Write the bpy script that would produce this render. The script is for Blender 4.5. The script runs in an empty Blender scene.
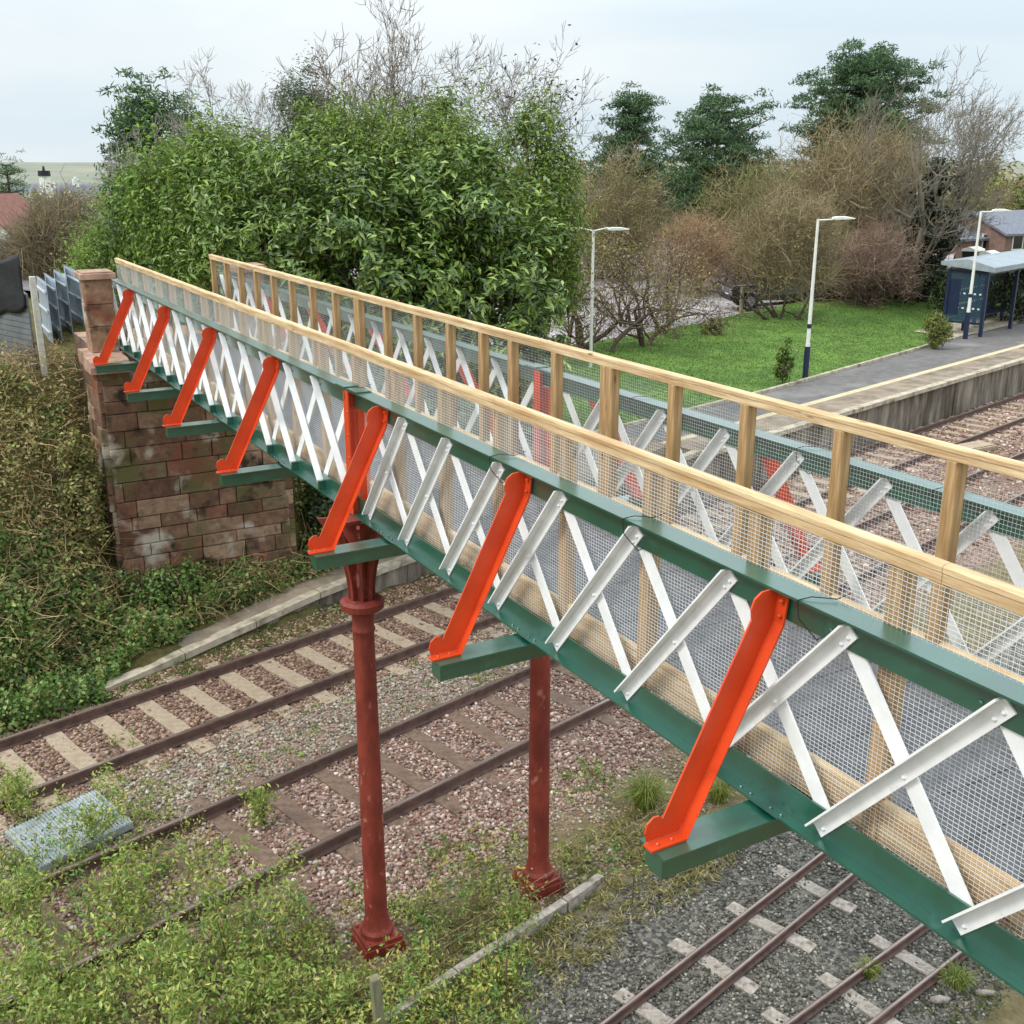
import bpy, math, random
import numpy as np
from mathutils import Vector, Matrix
rnd = random.Random(7); rg = np.random.default_rng(11)
scn = bpy.context.scene; col = scn.collection
R = math.radians
# ------------------------------------------------------------------ camera
F_PX, HY, VX, HC = 1090.0, 165.0, -136.0, 7.3
pitch = math.atan((512-HY)/F_PX); psi = math.atan((512-VX)/math.hypot(F_PX, 512-HY))
FW = np.array([math.sin(psi)*math.cos(pitch), math.cos(psi)*math.cos(pitch), -math.sin(pitch)])
RT = np.array([math.cos(psi), -math.sin(psi), 0.0]); UP = np.cross(RT, FW)
def ray(x, y): return FW*F_PX + RT*(x-512) - UP*(y-512)
def on_z(x, y, z): r = ray(x, y); k = (z-HC)/r[2]; return np.array([r[0]*k, r[1]*k, z])
def on_y(x, y, Y): r = ray(x, y); k = Y/r[1]; return np.array([r[0]*k, Y, HC+r[2]*k])
def at(x, D, z):                       # ground position seen in column x at horizontal distance D
    r = ray(x, HY); h = math.hypot(r[0], r[1]); return np.array([r[0]/h*D, r[1]/h*D, z])
def zof(y, D, x=512): r = ray(x, y); return HC + r[2]/math.hypot(r[0], r[1])*D
cam = bpy.data.objects.new('camera', bpy.data.cameras.new('camera')); col.objects.link(cam)
cam.location = (0, 0, HC); cam.rotation_euler = (math.pi/2-pitch, 0, -psi)
cam.data.sensor_width = 36; cam.data.lens = F_PX/1024*36; cam.data.clip_end = 6000; cam.data.clip_start = .05
scn.camera = cam
TH = R(14.8); TD = np.array([math.cos(TH), math.sin(TH)]); TN = np.array([-TD[1], TD[0]])
def sn(s, n, z=0.0): return np.array([TD[0]*s+TN[0]*n, TD[1]*s+TN[1]*n, z])
def tosn(x, y): return x*TD[0]+y*TD[1], x*TN[0]+y*TN[1]
# ------------------------------------------------------------------ colours / materials
def S(r, g, b, k=1.0):
    f = lambda c: ((c/255)/12.92 if c/255 <= .04045 else ((c/255+.055)/1.055)**2.4)*k
    return (f(r), f(g), f(b), 1)
MATS = {}
def mat(name, c1, c2=None, scale=5, rough=.6, bump=0., bscale=None, spec=.4, metal=0, detail=6, stretch=None, c3=None, c3s=1.2, c3t=(.5,.7), coat=0, attr=False, transl=0, coords='Object', knots=None):
    m = bpy.data.materials.new(name); m.use_nodes = True; MATS[name] = m
    nt = m.node_tree; N = nt.nodes; L = nt.links; b = N['Principled BSDF']
    b.inputs['Roughness'].default_value = rough; b.inputs['Metallic'].default_value = metal
    b.inputs['Specular IOR Level'].default_value = spec; b.inputs['Coat Weight'].default_value = coat
    b.inputs['Coat Roughness'].default_value = .2 if coat < .9 else .3; b.inputs['Coat IOR'].default_value = 1.5 if coat < .9 else 1.65
    tc = N.new('ShaderNodeNewGeometry').outputs['Position'] if coords == 'World' else N.new('ShaderNodeTexCoord').outputs['Object']
    if stretch:
        mp = N.new('ShaderNodeMapping'); mp.inputs['Scale'].default_value = stretch; L.new(tc, mp.inputs[0]); tc = mp.outputs[0]
    src = None
    def noise(sc, d=detail):
        n = N.new('ShaderNodeTexNoise'); n.inputs['Scale'].default_value = sc; n.inputs['Detail'].default_value = d; n.inputs['Roughness'].default_value = .62
        L.new(tc, n.inputs['Vector']); return n.outputs['Fac']
    def ramp(fac, a, b_, t0=.35, t1=.65):
        r = N.new('ShaderNodeValToRGB'); r.color_ramp.elements[0].position = t0; r.color_ramp.elements[1].position = t1
        r.color_ramp.elements[0].color = a; r.color_ramp.elements[1].color = b_; L.new(fac, r.inputs[0]); return r.outputs[0]
    if attr:
        a = N.new('ShaderNodeAttribute'); a.attribute_name = 'Col'; src = a.outputs['Color']
        if c2:
            mx = N.new('ShaderNodeMix'); mx.data_type = 'RGBA'; mx.blend_type = 'MULTIPLY'; mx.inputs[0].default_value = 1
            L.new(src, mx.inputs[6]); L.new(ramp(noise(scale), c1, c2), mx.inputs[7]); src = mx.outputs[2]
    elif c2: src = ramp(noise(scale), c1, c2)
    if c3:
        mx = N.new('ShaderNodeMix'); mx.data_type = 'RGBA'
        L.new(ramp(noise(c3s, 4), (0,0,0,1), (1,1,1,1), *c3t), mx.inputs[0]); L.new(src, mx.inputs[6]); mx.inputs[7].default_value = c3; src = mx.outputs[2]
    if knots:
        mk = N.new('ShaderNodeMapping'); mk.inputs['Scale'].default_value = knots; L.new(N.new('ShaderNodeNewGeometry').outputs['Position'], mk.inputs[0]); vk = N.new('ShaderNodeTexVoronoi'); vk.inputs['Scale'].default_value = 1; L.new(mk.outputs[0], vk.inputs['Vector'])
        mx = N.new('ShaderNodeMix'); mx.data_type = 'RGBA'; L.new(ramp(vk.outputs['Distance'], (1,1,1,1), (0,0,0,1), .04, .13), mx.inputs[0]); L.new(src, mx.inputs[6]); mx.inputs[7].default_value = S(104,66,36); src = mx.outputs[2]
    if src: L.new(src, b.inputs['Base Color'])
    else: b.inputs['Base Color'].default_value = c1
    if bump:
        bp = N.new('ShaderNodeBump'); bp.inputs['Strength'].default_value = bump; bp.inputs['Distance'].default_value = .02
        L.new(noise(bscale or scale*4), bp.inputs['Height']); L.new(bp.outputs[0], b.inputs['Normal'])
    if transl:
        t = N.new('ShaderNodeBsdfTranslucent'); ms = N.new('ShaderNodeMixShader'); ms.inputs[0].default_value = transl
        if src: L.new(src, t.inputs[0])
        else: t.inputs[0].default_value = c1
        L.new(b.outputs[0], ms.inputs[1]); L.new(t.outputs[0], ms.inputs[2]); L.new(ms.outputs[0], N['Material Output'].inputs[0])
    return m
M_GREEN = mat('green_paint', S(4,70,53), S(7,84,64), 3, .3, spec=.8, coat=1.0, bump=.03, bscale=30, c3=S(46,104,88), c3s=9, c3t=(.6,.8))
M_WHITE = mat('white_paint', S(222,222,220), S(238,238,236), 6, .42, spec=.5, bump=.05, bscale=40, c3=S(190,186,178), c3s=7, c3t=(.62,.8))
M_RED = mat('red_paint', S(196,62,24), S(210,72,30), 4, .38, spec=.4, coat=.15, bump=.03, bscale=30, c3=S(160,52,26), c3s=5, c3t=(.6,.8))
M_COL = mat('column_paint', S(104,38,28), S(138,56,42), 6, .6, bump=.35, bscale=22, c3=S(176,118,104), c3s=9, c3t=(.62,.72), stretch=(1,1,.45))
M_WOOD = mat('treated_timber', S(178,142,98), S(222,196,154), 9, .62, bump=.35, bscale=26, knots=(9,2.2,9), stretch=(3,.22,3), c3=S(172,144,104), c3s=4, c3t=(.55,.75))
M_POST = mat('timber_post', S(148,114,72), S(192,158,112), 9, .65, bump=.35, bscale=26, knots=(8,8,2.4), stretch=(3,3,.25), c3=S(156,126,84), c3s=3, c3t=(.55,.75))
M_KNOT = mat('timber_knot', S(120,76,38))
M_WIRE = mat('galvanised_wire', S(226,228,226), None, rough=.5, metal=.0, spec=.5)
M_DECK = mat('deck_boards', S(80,80,84), S(102,102,106), 9, .7, bump=.3, bscale=60)
M_RAIL = mat('rusty_rail', S(80,60,54), S(108,82,72), 8, .6, bump=.2, bscale=40)
M_RHEAD = mat('rail_head', S(128,112,104), S(160,146,138), 4, .35, metal=.6, stretch=(.3,.3,1))
M_CONC = mat('concrete_sleeper', S(146,128,106), S(172,154,132), 9, .8, bump=.4, bscale=40, c3=S(136,112,90), c3s=4, c3t=(.55,.75))
M_WSLP = mat('timber_sleeper', S(98,78,64), S(128,106,90), 8, .8, bump=.5, bscale=30, c3=S(80,62,50), c3s=5)
M_GSLP = mat('weathered_sleeper', S(134,124,114), S(180,170,158), 12, .85, bump=.6, bscale=40, c3=S(100,86,74), c3s=9, stretch=(1,1,1))
M_STONE = mat('ballast_stones', S(215,215,215), S(255,255,255), 40, .85, attr=True)
M_LEAF = mat('leaves', S(225,225,225), S(255,255,255), 1, .5, attr=True, transl=.3, spec=.35)
M_GLOSS = mat('glossy_leaves', S(225,225,225), S(255,255,255), 1, .36, attr=True, transl=.12, spec=.5)
M_BARK = mat('bark', S(90,78,66), S(124,110,94), 9, .9, bump=.6, bscale=20)
M_TWIG = mat('twigs', S(235,235,235), S(255,255,255), 3, .9, attr=True)
M_PLATE = mat('galvanised_panel', S(150,158,162), S(178,186,190), 10, .5, metal=.2, c3=S(140,142,128), c3s=5)
M_TARMAC = mat('tarmac', S(92,88,86), S(110,106,102), 3, .9, bump=.3, bscale=120, c3=S(136,132,128), c3s=.6, c3t=(.5,.8), coords='World')
M_SLABS = mat('platform_slabs', S(120,106,90), S(150,134,116), 2.5, .9, bump=.3, bscale=60, c3=S(96,88,72), c3s=1.2, coords='World')
M_COPE = mat('pale_coping', S(158,146,126), S(190,178,158), 5, .85, bump=.3, c3=S(112,100,82), c3s=3, coords='World')
M_CARPK = mat('carpark_tarmac', S(138,129,130), S(156,148,148), 1.2, .9, bump=.2, bscale=60, coords='World', c3=S(126,118,116), c3s=.3)
M_LAWN = mat('lawn_turf', S(68,98,34), S(102,132,52), .8, .95, bump=.6, bscale=30, coords='World', c3=S(104,134,60), c3s=.5, c3t=(.55,.75))
M_LAMP = mat('lamp_paint', S(214,214,204), S(230,230,222), 4, .4)
M_NAVY = mat('navy_paint', S(24,34,60), S(30,42,70), 5, .4, coat=.2)
M_TARP = mat('black_tarpaulin', S(14,15,19), S(24,26,32), 6, .5, bump=.8, bscale=5)
M_SIDING = mat('grey_siding', S(92,96,98), S(112,116,116), 3, .6)
M_PALI = mat('palisade_steel', S(150,160,170), S(172,182,190), 6, .5, metal=.0)
M_PRAIL = mat('palisade_rail', S(200,206,210), None, rough=.4)
M_CPOST = mat('concrete_post', S(172,170,160), S(196,194,182), 10, .85, bump=.4)
M_OPOST = mat('old_timber', S(108,104,80), S(140,134,106), 9, .9, bump=.5, stretch=(2,2,.4))
M_SLATE = mat('slate', S(92,96,106), S(120,122,130), 6, .7)
M_BRICKH = mat('house_brick', S(112,90,80), S(136,110,98), 3, .9)
M_TILE = mat('red_tile', S(112,74,62), S(138,92,78), 3, .85)
M_RENDER = mat('white_render', S(206,204,196), S(226,224,216), 2, .85)
M_DARK = mat('dark_rubber', S(24,24,25), None, rough=.7)
M_CARP = mat('black_car_paint', S(20,22,25), None, rough=.2, coat=.8, spec=.6)
M_CARS = mat('silver_car_paint', S(150,154,160), None, rough=.25, coat=.8, metal=.4)
M_ALLOY = mat('alloy', S(176,178,182), None, rough=.3, metal=.7)
M_PLTE = mat('number_plate', S(224,220,196), None, rough=.5)
M_BLACK = mat('black_plastic', S(22,22,24), None, rough=.5)
def glass(name, c, alpha):
    m = bpy.data.materials.new(name); m.use_nodes = True; b = m.node_tree.nodes['Principled BSDF']
    b.inputs['Base Color'].default_value = c; b.inputs['Roughness'].default_value = .08; b.inputs['Alpha'].default_value = alpha
    b.inputs['Specular IOR Level'].default_value = .8; return m
M_GLASS = glass('shelter_glass', S(60,84,104), .35); M_CARGL = glass('car_glass', S(20,26,30), 1)
# stone wall material: coursed sandstone blocks (used on faces in XZ and YZ planes)
def stone_mat(name, bw=.62, bh=.3, blocks=False):
    m = bpy.data.materials.new(name); m.use_nodes = True; nt = m.node_tree; N = nt.nodes; L = nt.links; b = N['Principled BSDF']
    b.inputs['Roughness'].default_value = .9; b.inputs['Specular IOR Level'].default_value = .2
    g = N.new('ShaderNodeNewGeometry'); sp = N.new('ShaderNodeSeparateXYZ'); L.new(g.outputs['Position'], sp.inputs[0])
    ad = N.new('ShaderNodeMath'); ad.operation = 'ADD'; L.new(sp.outputs[0], ad.inputs[0]); L.new(sp.outputs[1], ad.inputs[1])
    nz = N.new('ShaderNodeTexNoise'); nz.inputs['Scale'].default_value = 1.6; nz.inputs['Detail'].default_value = 5; L.new(g.outputs['Position'], nz.inputs['Vector'])
    w = N.new('ShaderNodeMath'); w.operation = 'MULTIPLY_ADD'; L.new(nz.outputs['Fac'], w.inputs[0]); w.inputs[1].default_value = .22; L.new(sp.outputs[2], w.inputs[2])
    w2 = N.new('ShaderNodeMath'); w2.operation = 'MULTIPLY_ADD'; L.new(nz.outputs['Fac'], w2.inputs[0]); w2.inputs[1].default_value = .5; L.new(ad.outputs[0], w2.inputs[2])
    cb = N.new('ShaderNodeCombineXYZ'); L.new(w2.outputs[0], cb.inputs[0]); L.new(w.outputs[0], cb.inputs[1])
    at_ = N.new('ShaderNodeAttribute'); at_.attribute_name = 'Col'
    br = N.new('ShaderNodeTexBrick'); L.new(cb.outputs[0], br.inputs['Vector']); br.inputs['Scale'].default_value = 1
    br.inputs['Brick Width'].default_value = bw; br.inputs['Row Height'].default_value = bh; br.inputs['Mortar Size'].default_value = .009
    br.offset = .43; br.squash = .75; br.squash_frequency = 3
    br.inputs['Mortar Smooth'].default_value = .5; br.inputs['Color1'].default_value = S(132,98,80); br.inputs['Color2'].default_value = S(172,142,118); br.inputs['Mortar'].default_value = S(104,84,70)
    n2 = N.new('ShaderNodeTexNoise'); n2.inputs['Scale'].default_value = 7; n2.inputs['Detail'].default_value = 9; n2.inputs['Roughness'].default_value = .7; L.new(g.outputs['Position'], n2.inputs['Vector'])
    rp = N.new('ShaderNodeValToRGB'); rp.color_ramp.elements[0].position = .3; rp.color_ramp.elements[0].color = (.5,.48,.46,1); rp.color_ramp.elements[1].position = .7; rp.color_ramp.elements[1].color = (1.3,1.26,1.2,1); L.new(n2.outputs['Fac'], rp.inputs[0])
    mx = N.new('ShaderNodeMix'); mx.data_type = 'RGBA'; mx.blend_type = 'MULTIPLY'; mx.inputs[0].default_value = 1; L.new(at_.outputs['Color'] if blocks else br.outputs['Color'], mx.inputs[6]); L.new(rp.outputs[0], mx.inputs[7])
    def patch(src, sc, t0, t1, c, seed):
        n3 = N.new('ShaderNodeTexNoise'); n3.noise_dimensions = '4D'; n3.inputs['W'].default_value = seed; n3.inputs['Scale'].default_value = sc; n3.inputs['Detail'].default_value = 7; L.new(g.outputs['Position'], n3.inputs['Vector'])
        r3 = N.new('ShaderNodeValToRGB'); r3.color_ramp.elements[0].position = t0; r3.color_ramp.elements[1].position = t1; L.new(n3.outputs['Fac'], r3.inputs[0])
        m3 = N.new('ShaderNodeMix'); m3.data_type = 'RGBA'; L.new(r3.outputs[0], m3.inputs[0]); L.new(src, m3.inputs[6]); m3.inputs[7].default_value = c; return m3.outputs[2]
    c = patch(mx.outputs[2], 1.4, .5, .64, S(98,92,58), 3.1); c = patch(c, 1.7, .56, .64, S(180,168,152), 8.7); c = patch(c, 1.1, .58, .66, S(124,76,58), 5.4); c = patch(c, 3.0, .56, .66, S(64,52,42), 2.2)
    L.new(c, b.inputs['Base Color'])
    hm = N.new('ShaderNodeMath'); hm.operation = 'MULTIPLY_ADD'; L.new(br.outputs['Fac'], hm.inputs[0]); hm.inputs[1].default_value = 0 if blocks else -1.6; L.new(n2.outputs['Fac'], hm.inputs[2])
    bp = N.new('ShaderNodeBump'); bp.inputs['Strength'].default_value = .7; bp.inputs['Distance'].default_value = .04; L.new(hm.outputs[0], bp.inputs['Height']); L.new(bp.outputs[0], b.inputs['Normal'])
    return m
M_SAND = stone_mat('sandstone_blocks', .85, .34, True); M_SAND2 = stone_mat('pillar_stone', 4.3, 9.36)
M_CAP = mat('sandstone_cap', S(150,116,98), S(184,152,130), 4, .85, bump=.4, c3=S(120,98,80), c3s=3)
# ------------------------------------------------------------------ object helpers
ORG = {}
def org(p): return ORG.get(p.name, np.zeros(3)) if p else np.zeros(3)
def tag(o, label=None, cat=None, group=None, kind=None):
    if label: o['label'] = label
    if cat: o['category'] = cat
    if group: o['group'] = group
    if kind: o['kind'] = kind
    return o
def thing(name, loc, label, cat, group=None, rz=0):
    o = bpy.data.objects.new(name, None); col.objects.link(o); o.location = loc; o.rotation_euler = (0, 0, rz); o.empty_display_size = .2
    ORG[o.name] = np.array(loc, float) if rz == 0 else np.zeros(3)
    return tag(o, label, cat, group)
def link(name, me, parent=None, loc=(0,0,0)):
    o = bpy.data.objects.new(name, me); col.objects.link(o); o.location = loc
    if parent: o.parent = parent
    return o
def fast_mesh(name, V, Fs, m, colr=None, smooth=False):
    """V (n,3); Fs list of (k,m) int arrays (faces of equal size); colr per-vertex RGB"""
    me = bpy.data.meshes.new(name); V = np.asarray(V, np.float32); me.vertices.add(len(V)); me.vertices.foreach_set('co', V.ravel())
    Fs = [np.asarray(f, np.int32) for f in Fs if len(f)]
    li = np.concatenate([f.ravel() for f in Fs]); tot = np.concatenate([np.full(len(f), f.shape[1], np.int32) for f in Fs])
    st = np.concatenate([[0], np.cumsum(tot)[:-1]]).astype(np.int32)
    me.loops.add(len(li)); me.loops.foreach_set('vertex_index', li); me.polygons.add(len(tot)); me.polygons.foreach_set('loop_start', st); me.polygons.foreach_set('loop_total', tot)
    me.update(calc_edges=True)
    if smooth: me.polygons.foreach_set('use_smooth', np.ones(len(tot), bool))
    if colr is not None:
        a = me.color_attributes.new('Col', 'FLOAT_COLOR', 'POINT'); c = np.ones((len(V), 4), np.float32); c[:, :3] = colr; a.data.foreach_set('color', c.ravel())
    me.materials.append(m); return me
class MB:
    def __init__(s): s.v = []; s.f = []
    def add(s, vs, fs): b = len(s.v); s.v += [tuple(map(float, v)) for v in vs]; s.f += [tuple(b+i for i in f) for f in fs]; return s
    def box(s, x0, x1, y0, y1, z0, z1): return s.hexa([(x0,y0,z0),(x1,y0,z0),(x1,y1,z0),(x0,y1,z0),(x0,y0,z1),(x1,y0,z1),(x1,y1,z1),(x0,y1,z1)])
    def hexa(s, p): return s.add(p, [(0,3,2,1),(4,5,6,7),(0,1,5,4),(1,2,6,5),(2,3,7,6),(3,0,4,7)])
    def bar(s, p0, p1, w, h, up=(0,0,1)):
        p0 = np.array(p0, float); p1 = np.array(p1, float); d = p1-p0; d /= np.linalg.norm(d); u = np.array(up, float); a = np.cross(d, u); a /= np.linalg.norm(a); u = np.cross(a, d)
        q = [p+a*i*w/2+u*j*h/2 for p in (p0, p1) for i, j in ((-1,-1),(1,-1),(1,1),(-1,1))]
        return s.add(q, [(0,1,2,3),(7,6,5,4),(0,4,5,1),(1,5,6,2),(2,6,7,3),(3,7,4,0)])
    def tube(s, p0, p1, r0, r1=None, n=8, cap=True):
        r1 = r0 if r1 is None else r1; p0 = np.array(p0, float); p1 = np.array(p1, float); d = p1-p0; d /= (np.linalg.norm(d)+1e-9)
        a = np.cross(d, (0,0,1) if abs(d[2]) < .9 else (1,0,0)); a /= np.linalg.norm(a); u = np.cross(a, d)
        q = [p+(a*math.cos(t)+u*math.sin(t))*r for p, r in ((p0,r0),(p1,r1)) for t in [2*math.pi*i/n for i in range(n)]]
        f = [(i,(i+1)%n,n+(i+1)%n,n+i) for i in range(n)]
        if cap: f += [tuple(range(n))[::-1], tuple(range(n,2*n))]
        return s.add(q, f)
    def path(s, pts, r, n=6):
        for a, b in zip(pts[:-1], pts[1:]): s.tube(a, b, r, r, n)
        return s
    def lathe(s, prof, c=(0,0,0), n=24):
        q = [(c[0]+r*math.cos(2*math.pi*i/n), c[1]+r*math.sin(2*math.pi*i/n), c[2]+z) for r, z in prof for i in range(n)]
        f = [(k*n+i, k*n+(i+1)%n, (k+1)*n+(i+1)%n, (k+1)*n+i) for k in range(len(prof)-1) for i in range(n)]
        return s.add(q, f+[tuple(range(n))[::-1], tuple(range((len(prof)-1)*n, len(prof)*n))])
    def prism(s, poly, fn, t0, t1):       # poly (a,b) -> fn(a,b,t)
        n = len(poly); q = [fn(a, b, t) for t in (t0, t1) for a, b in poly]
        return s.add(q, [tuple(range(n))[::-1], tuple(range(n, 2*n))]+[(i,(i+1)%n,n+(i+1)%n,n+i) for i in range(n)])
    def dome(s, c, r, axis=0, sg=-1, n=6):
        c = np.array(c, float); q = []; ax = np.eye(3)[axis]*sg; e1 = np.eye(3)[(axis+1)%3]; e2 = np.eye(3)[(axis+2)%3]
        for h, k in ((0,1),(.6,.75),(.95,.3)): q += [c+ax*r*h+(e1*math.cos(2*math.pi*i/n)+e2*math.sin(2*math.pi*i/n))*r*k for i in range(n)]
        return s.add(q, [(k*n+i,k*n+(i+1)%n,(k+1)*n+(i+1)%n,(k+1)*n+i) for k in range(2) for i in range(n)]+[tuple(range(2*n,3*n))])
    def mesh(s, name, m, smooth=False, o=(0,0,0)):
        me = bpy.data.meshes.new(name); o = np.array(o); me.from_pydata([tuple(np.array(v)-o) for v in s.v], [], s.f); me.materials.append(m)
        import bmesh; bm = bmesh.new(); bm.from_mesh(me); bmesh.ops.recalc_face_normals(bm, faces=bm.faces); bm.to_mesh(me); bm.free()
        if smooth: me.polygons.foreach_set('use_smooth', [True]*len(me.polygons)); me.set_sharp_from_angle(angle=R(40))
        return me
    def build(s, name, m, parent=None, smooth=False, bevel=0):
        root = parent
        while root is not None and root.parent is not None: root = root.parent
        o = link(name, s.mesh(name, m, smooth, org(root)), parent)
        if bevel:
            b = o.modifiers.new('bevel', 'BEVEL'); b.width = bevel; b.segments = 2; b.limit_method = 'ANGLE'
        return o
# noise on numpy: cheap value noise
_P = rg.random((64, 64))
def vn(x, y):
    x = np.asarray(x, float); y = np.asarray(y, float); xi = np.floor(x).astype(int); yi = np.floor(y).astype(int); fx = x-xi; fy = y-yi; fx = fx*fx*(3-2*fx); fy = fy*fy*(3-2*fy)
    g = lambda a, b: _P[a % 64, b % 64]
    return (g(xi,yi)*(1-fx)+g(xi+1,yi)*fx)*(1-fy)+(g(xi,yi+1)*(1-fx)+g(xi+1,yi+1)*fx)*fy
def fbm(x, y): return (vn(x,y)*.5+vn(x*2.1+7,y*2.1+3)*.3+vn(x*4.3+1,y*4.3+9)*.2)
def sm(t): t = np.clip(t, 0, 1); return t*t*(3-2*t)
# ------------------------------------------------------------------ terrain
def re_(s): return np.interp(s, [5.9, 10.4, 13, 20, 24], [14.66, 14.98, 14.98, 14.3, 14.1])
def rz_(s): return np.interp(s, [5.9, 10.4, 13, 20], [-.11, .25, .36, 1.05])
def gz(x, y):
    x = np.asarray(x, float); y = np.asarray(y, float); s, n = tosn(x, y)
    E = 3.85+(.95-3.85)*sm((s-12)/7)
    n0 = np.where(s < 5.5, 14.9, 15.45+(14.7-15.45)*sm((s-14)/7)); n1 = 19.0+(17.0-19.0)*sm((s-12)/7)
    z = -.16+(E+.16)*np.clip((n-n0)/(n1-n0), 0, 1)
    inw = sm((x-2.1)/.6)*sm((6.6-x)/.6)*(y < 18.7)      # lower ground in front of the abutment
    z = z*(1-inw)+inw*(-.16+np.clip(n-14.6, 0, 3)*.28)
    z = z+(1.25-.95)*sm((n-17.5)/8)*sm((s-16)/4)
    far = sm((n-50)/80)*sm((14-s)/20+.3); z = z*(1-far)+far*(-2.5)
    fr = sm((n-75)/40)*(1-sm((14-s)/20+.3)); z = z*(1-fr)+fr*1.8
    rough = np.clip(1-np.abs(s-5)/30, 0, 1)*((n > 14.9) & (s < 17))
    z = z+(fbm(x*1.3, y*1.3)-.5)*.5*rough
    d = np.hypot(x, y); z = z+(fbm(x*2.5, y*2.5)-.5)*.05*(d < 40)*((n < 14.3))*(1-sm((d-25)/15))
    dune = np.clip((d-550)/500, 0, 1); z = z+sm(dune)*(2.6+10*fbm(x/60, y/60))*(1-sm((d-1300)/500))
    return z
def ax(lo, hi, step, far): 
    a = list(np.arange(lo, hi, step)); d = step; v = hi
    while v < far: a.append(v); d *= 1.16; v += d
    d = step; v = lo; pre = []
    while v > -far: d *= 1.16; v -= d; pre.append(v)
    return np.array(pre[::-1]+a)
gs = ax(0, 18, .25, 2600); gn = ax(1.5, 21, .25, 2600)
SS, NN = np.meshgrid(gs, gn, indexing='ij'); X = SS*TD[0]+NN*TN[0]; Y = SS*TD[1]+NN*TN[1]; Z = gz(X, Y)
# keep the sheet below platform, lawn and car park slabs
Z = np.where((SS > 5.5)&(NN > 14.0)&(NN < 17.4)&(SS > 15), np.minimum(Z, .7), Z)
Z = np.where((SS > 19)&(NN > 17.0)&(NN < 62)&(SS < 95), np.minimum(Z, 1.0), Z)
ns, nn = SS.shape; idx = np.arange(ns*nn).reshape(ns, nn)
Q = np.stack([idx[:-1,:-1].ravel(), idx[1:,:-1].ravel(), idx[1:,1:].ravel(), idx[:-1,1:].ravel()], 1)
def ground_mat():
    m = bpy.data.materials.new('ground_mix'); m.use_nodes = True; nt = m.node_tree; N = nt.nodes; L = nt.links; b = N['Principled BSDF']; b.inputs['Roughness'].default_value = .95; b.inputs['Specular IOR Level'].default_value = .15
    g = N.new('ShaderNodeNewGeometry').outputs['Position']
    mp = N.new('ShaderNodeMapping'); mp.inputs['Rotation'].default_value = (0, 0, -TH); L.new(g, mp.inputs[0]); sp = N.new('ShaderNodeSeparateXYZ'); L.new(mp.outputs[0], sp.inputs[0])
    nz = N.new('ShaderNodeTexNoise'); nz.inputs['Scale'].default_value = 1.5; nz.inputs['Detail'].default_value = 6; L.new(g, nz.inputs['Vector'])
    nn_ = N.new('ShaderNodeMath'); nn_.operation = 'MULTIPLY_ADD'; L.new(nz.outputs['Fac'], nn_.inputs[0]); nn_.inputs[1].default_value = 1.2; L.new(sp.outputs[1], nn_.inputs[2])   # n + 0.6
    vo = N.new('ShaderNodeTexVoronoi'); vo.inputs['Scale'].default_value = 24; L.new(g, vo.inputs['Vector'])
    def two(c1, c2, fac):
        r = N.new('ShaderNodeValToRGB'); r.color_ramp.elements[0].color = c1; r.color_ramp.elements[1].color = c2; r.color_ramp.elements[0].position = .2; r.color_ramp.elements[1].position = .8; L.new(fac, r.inputs[0]); return r.outputs[0]
    sepc = N.new('ShaderNodeSeparateColor'); L.new(vo.outputs['Color'], sepc.inputs[0])
    ball = two(S(92,74,66), S(158,134,122), sepc.outputs[0]); grav = two(S(70,68,64), S(120,116,108), sepc.outputs[0])
    n5 = N.new('ShaderNodeTexNoise'); n5.inputs['Scale'].default_value = 5; n5.inputs['Detail'].default_value = 8; L.new(g, n5.inputs['Vector'])
    earth = two(S(64,58,34), S(112,104,62), n5.outputs['Fac']); soil = two(S(84,74,50), S(132,120,88), n5.outputs['Fac'])
    n6 = N.new('ShaderNodeTexNoise'); n6.inputs['Scale'].default_value = .02; n6.inputs['Detail'].default_value = 8; L.new(g, n6.inputs['Vector'])
    farc = two(S(104,110,96), S(146,144,128), n6.outputs['Fac'])  # distant ground and dunes, pale grey with the haze put into the colour
    def mixat(a, b_, v, t0, t1):
        r = N.new('ShaderNodeMapRange'); r.inputs[1].default_value = t0; r.inputs[2].default_value = t1; L.new(v, r.inputs[0]); mm = N.new('ShaderNodeMix'); mm.data_type = 'RGBA'; L.new(r.outputs[0], mm.inputs[0]); L.new(a, mm.inputs[6]); L.new(b_, mm.inputs[7]); return mm.outputs[2]
    c = mixat(soil, grav, nn_.outputs[0], 3.2, 3.7); c = mixat(c, soil, nn_.outputs[0], 6.6, 7.0); c = mixat(c, ball, nn_.outputs[0], 8.1, 8.7); c = mixat(c, earth, nn_.outputs[0], 14.7, 15.1)
    ln = N.new('ShaderNodeVectorMath'); ln.operation = 'LENGTH'; L.new(g, ln.inputs[0]); c = mixat(c, farc, ln.outputs['Value'], 60, 120)
    L.new(c, b.inputs['Base Color'])
    bp = N.new('ShaderNodeBump'); bp.inputs['Strength'].default_value = .8; bp.inputs['Distance'].default_value = .03; L.new(vo.outputs['Distance'], bp.inputs['Height']); bp.invert = True; L.new(bp.outputs[0], b.inputs['Normal'])
    return m
tag(link('ground', fast_mesh('ground', np.stack([X.ravel(), Y.ravel(), Z.ravel()], 1), [Q], ground_mat(), smooth=True)), kind='structure')
def sheet(name, pts, m, z=None, kind='structure', thick=None):
    mb = MB(); n = len(pts)
    if thick: mb.prism([(p[0], p[1]) for p in pts], lambda a, b, t: (a, b, (z if z is not None else 0)-t), 0, thick)
    else: mb.add(pts, [tuple(range(n))])
    return tag(mb.build(name, m), kind=kind)
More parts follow.
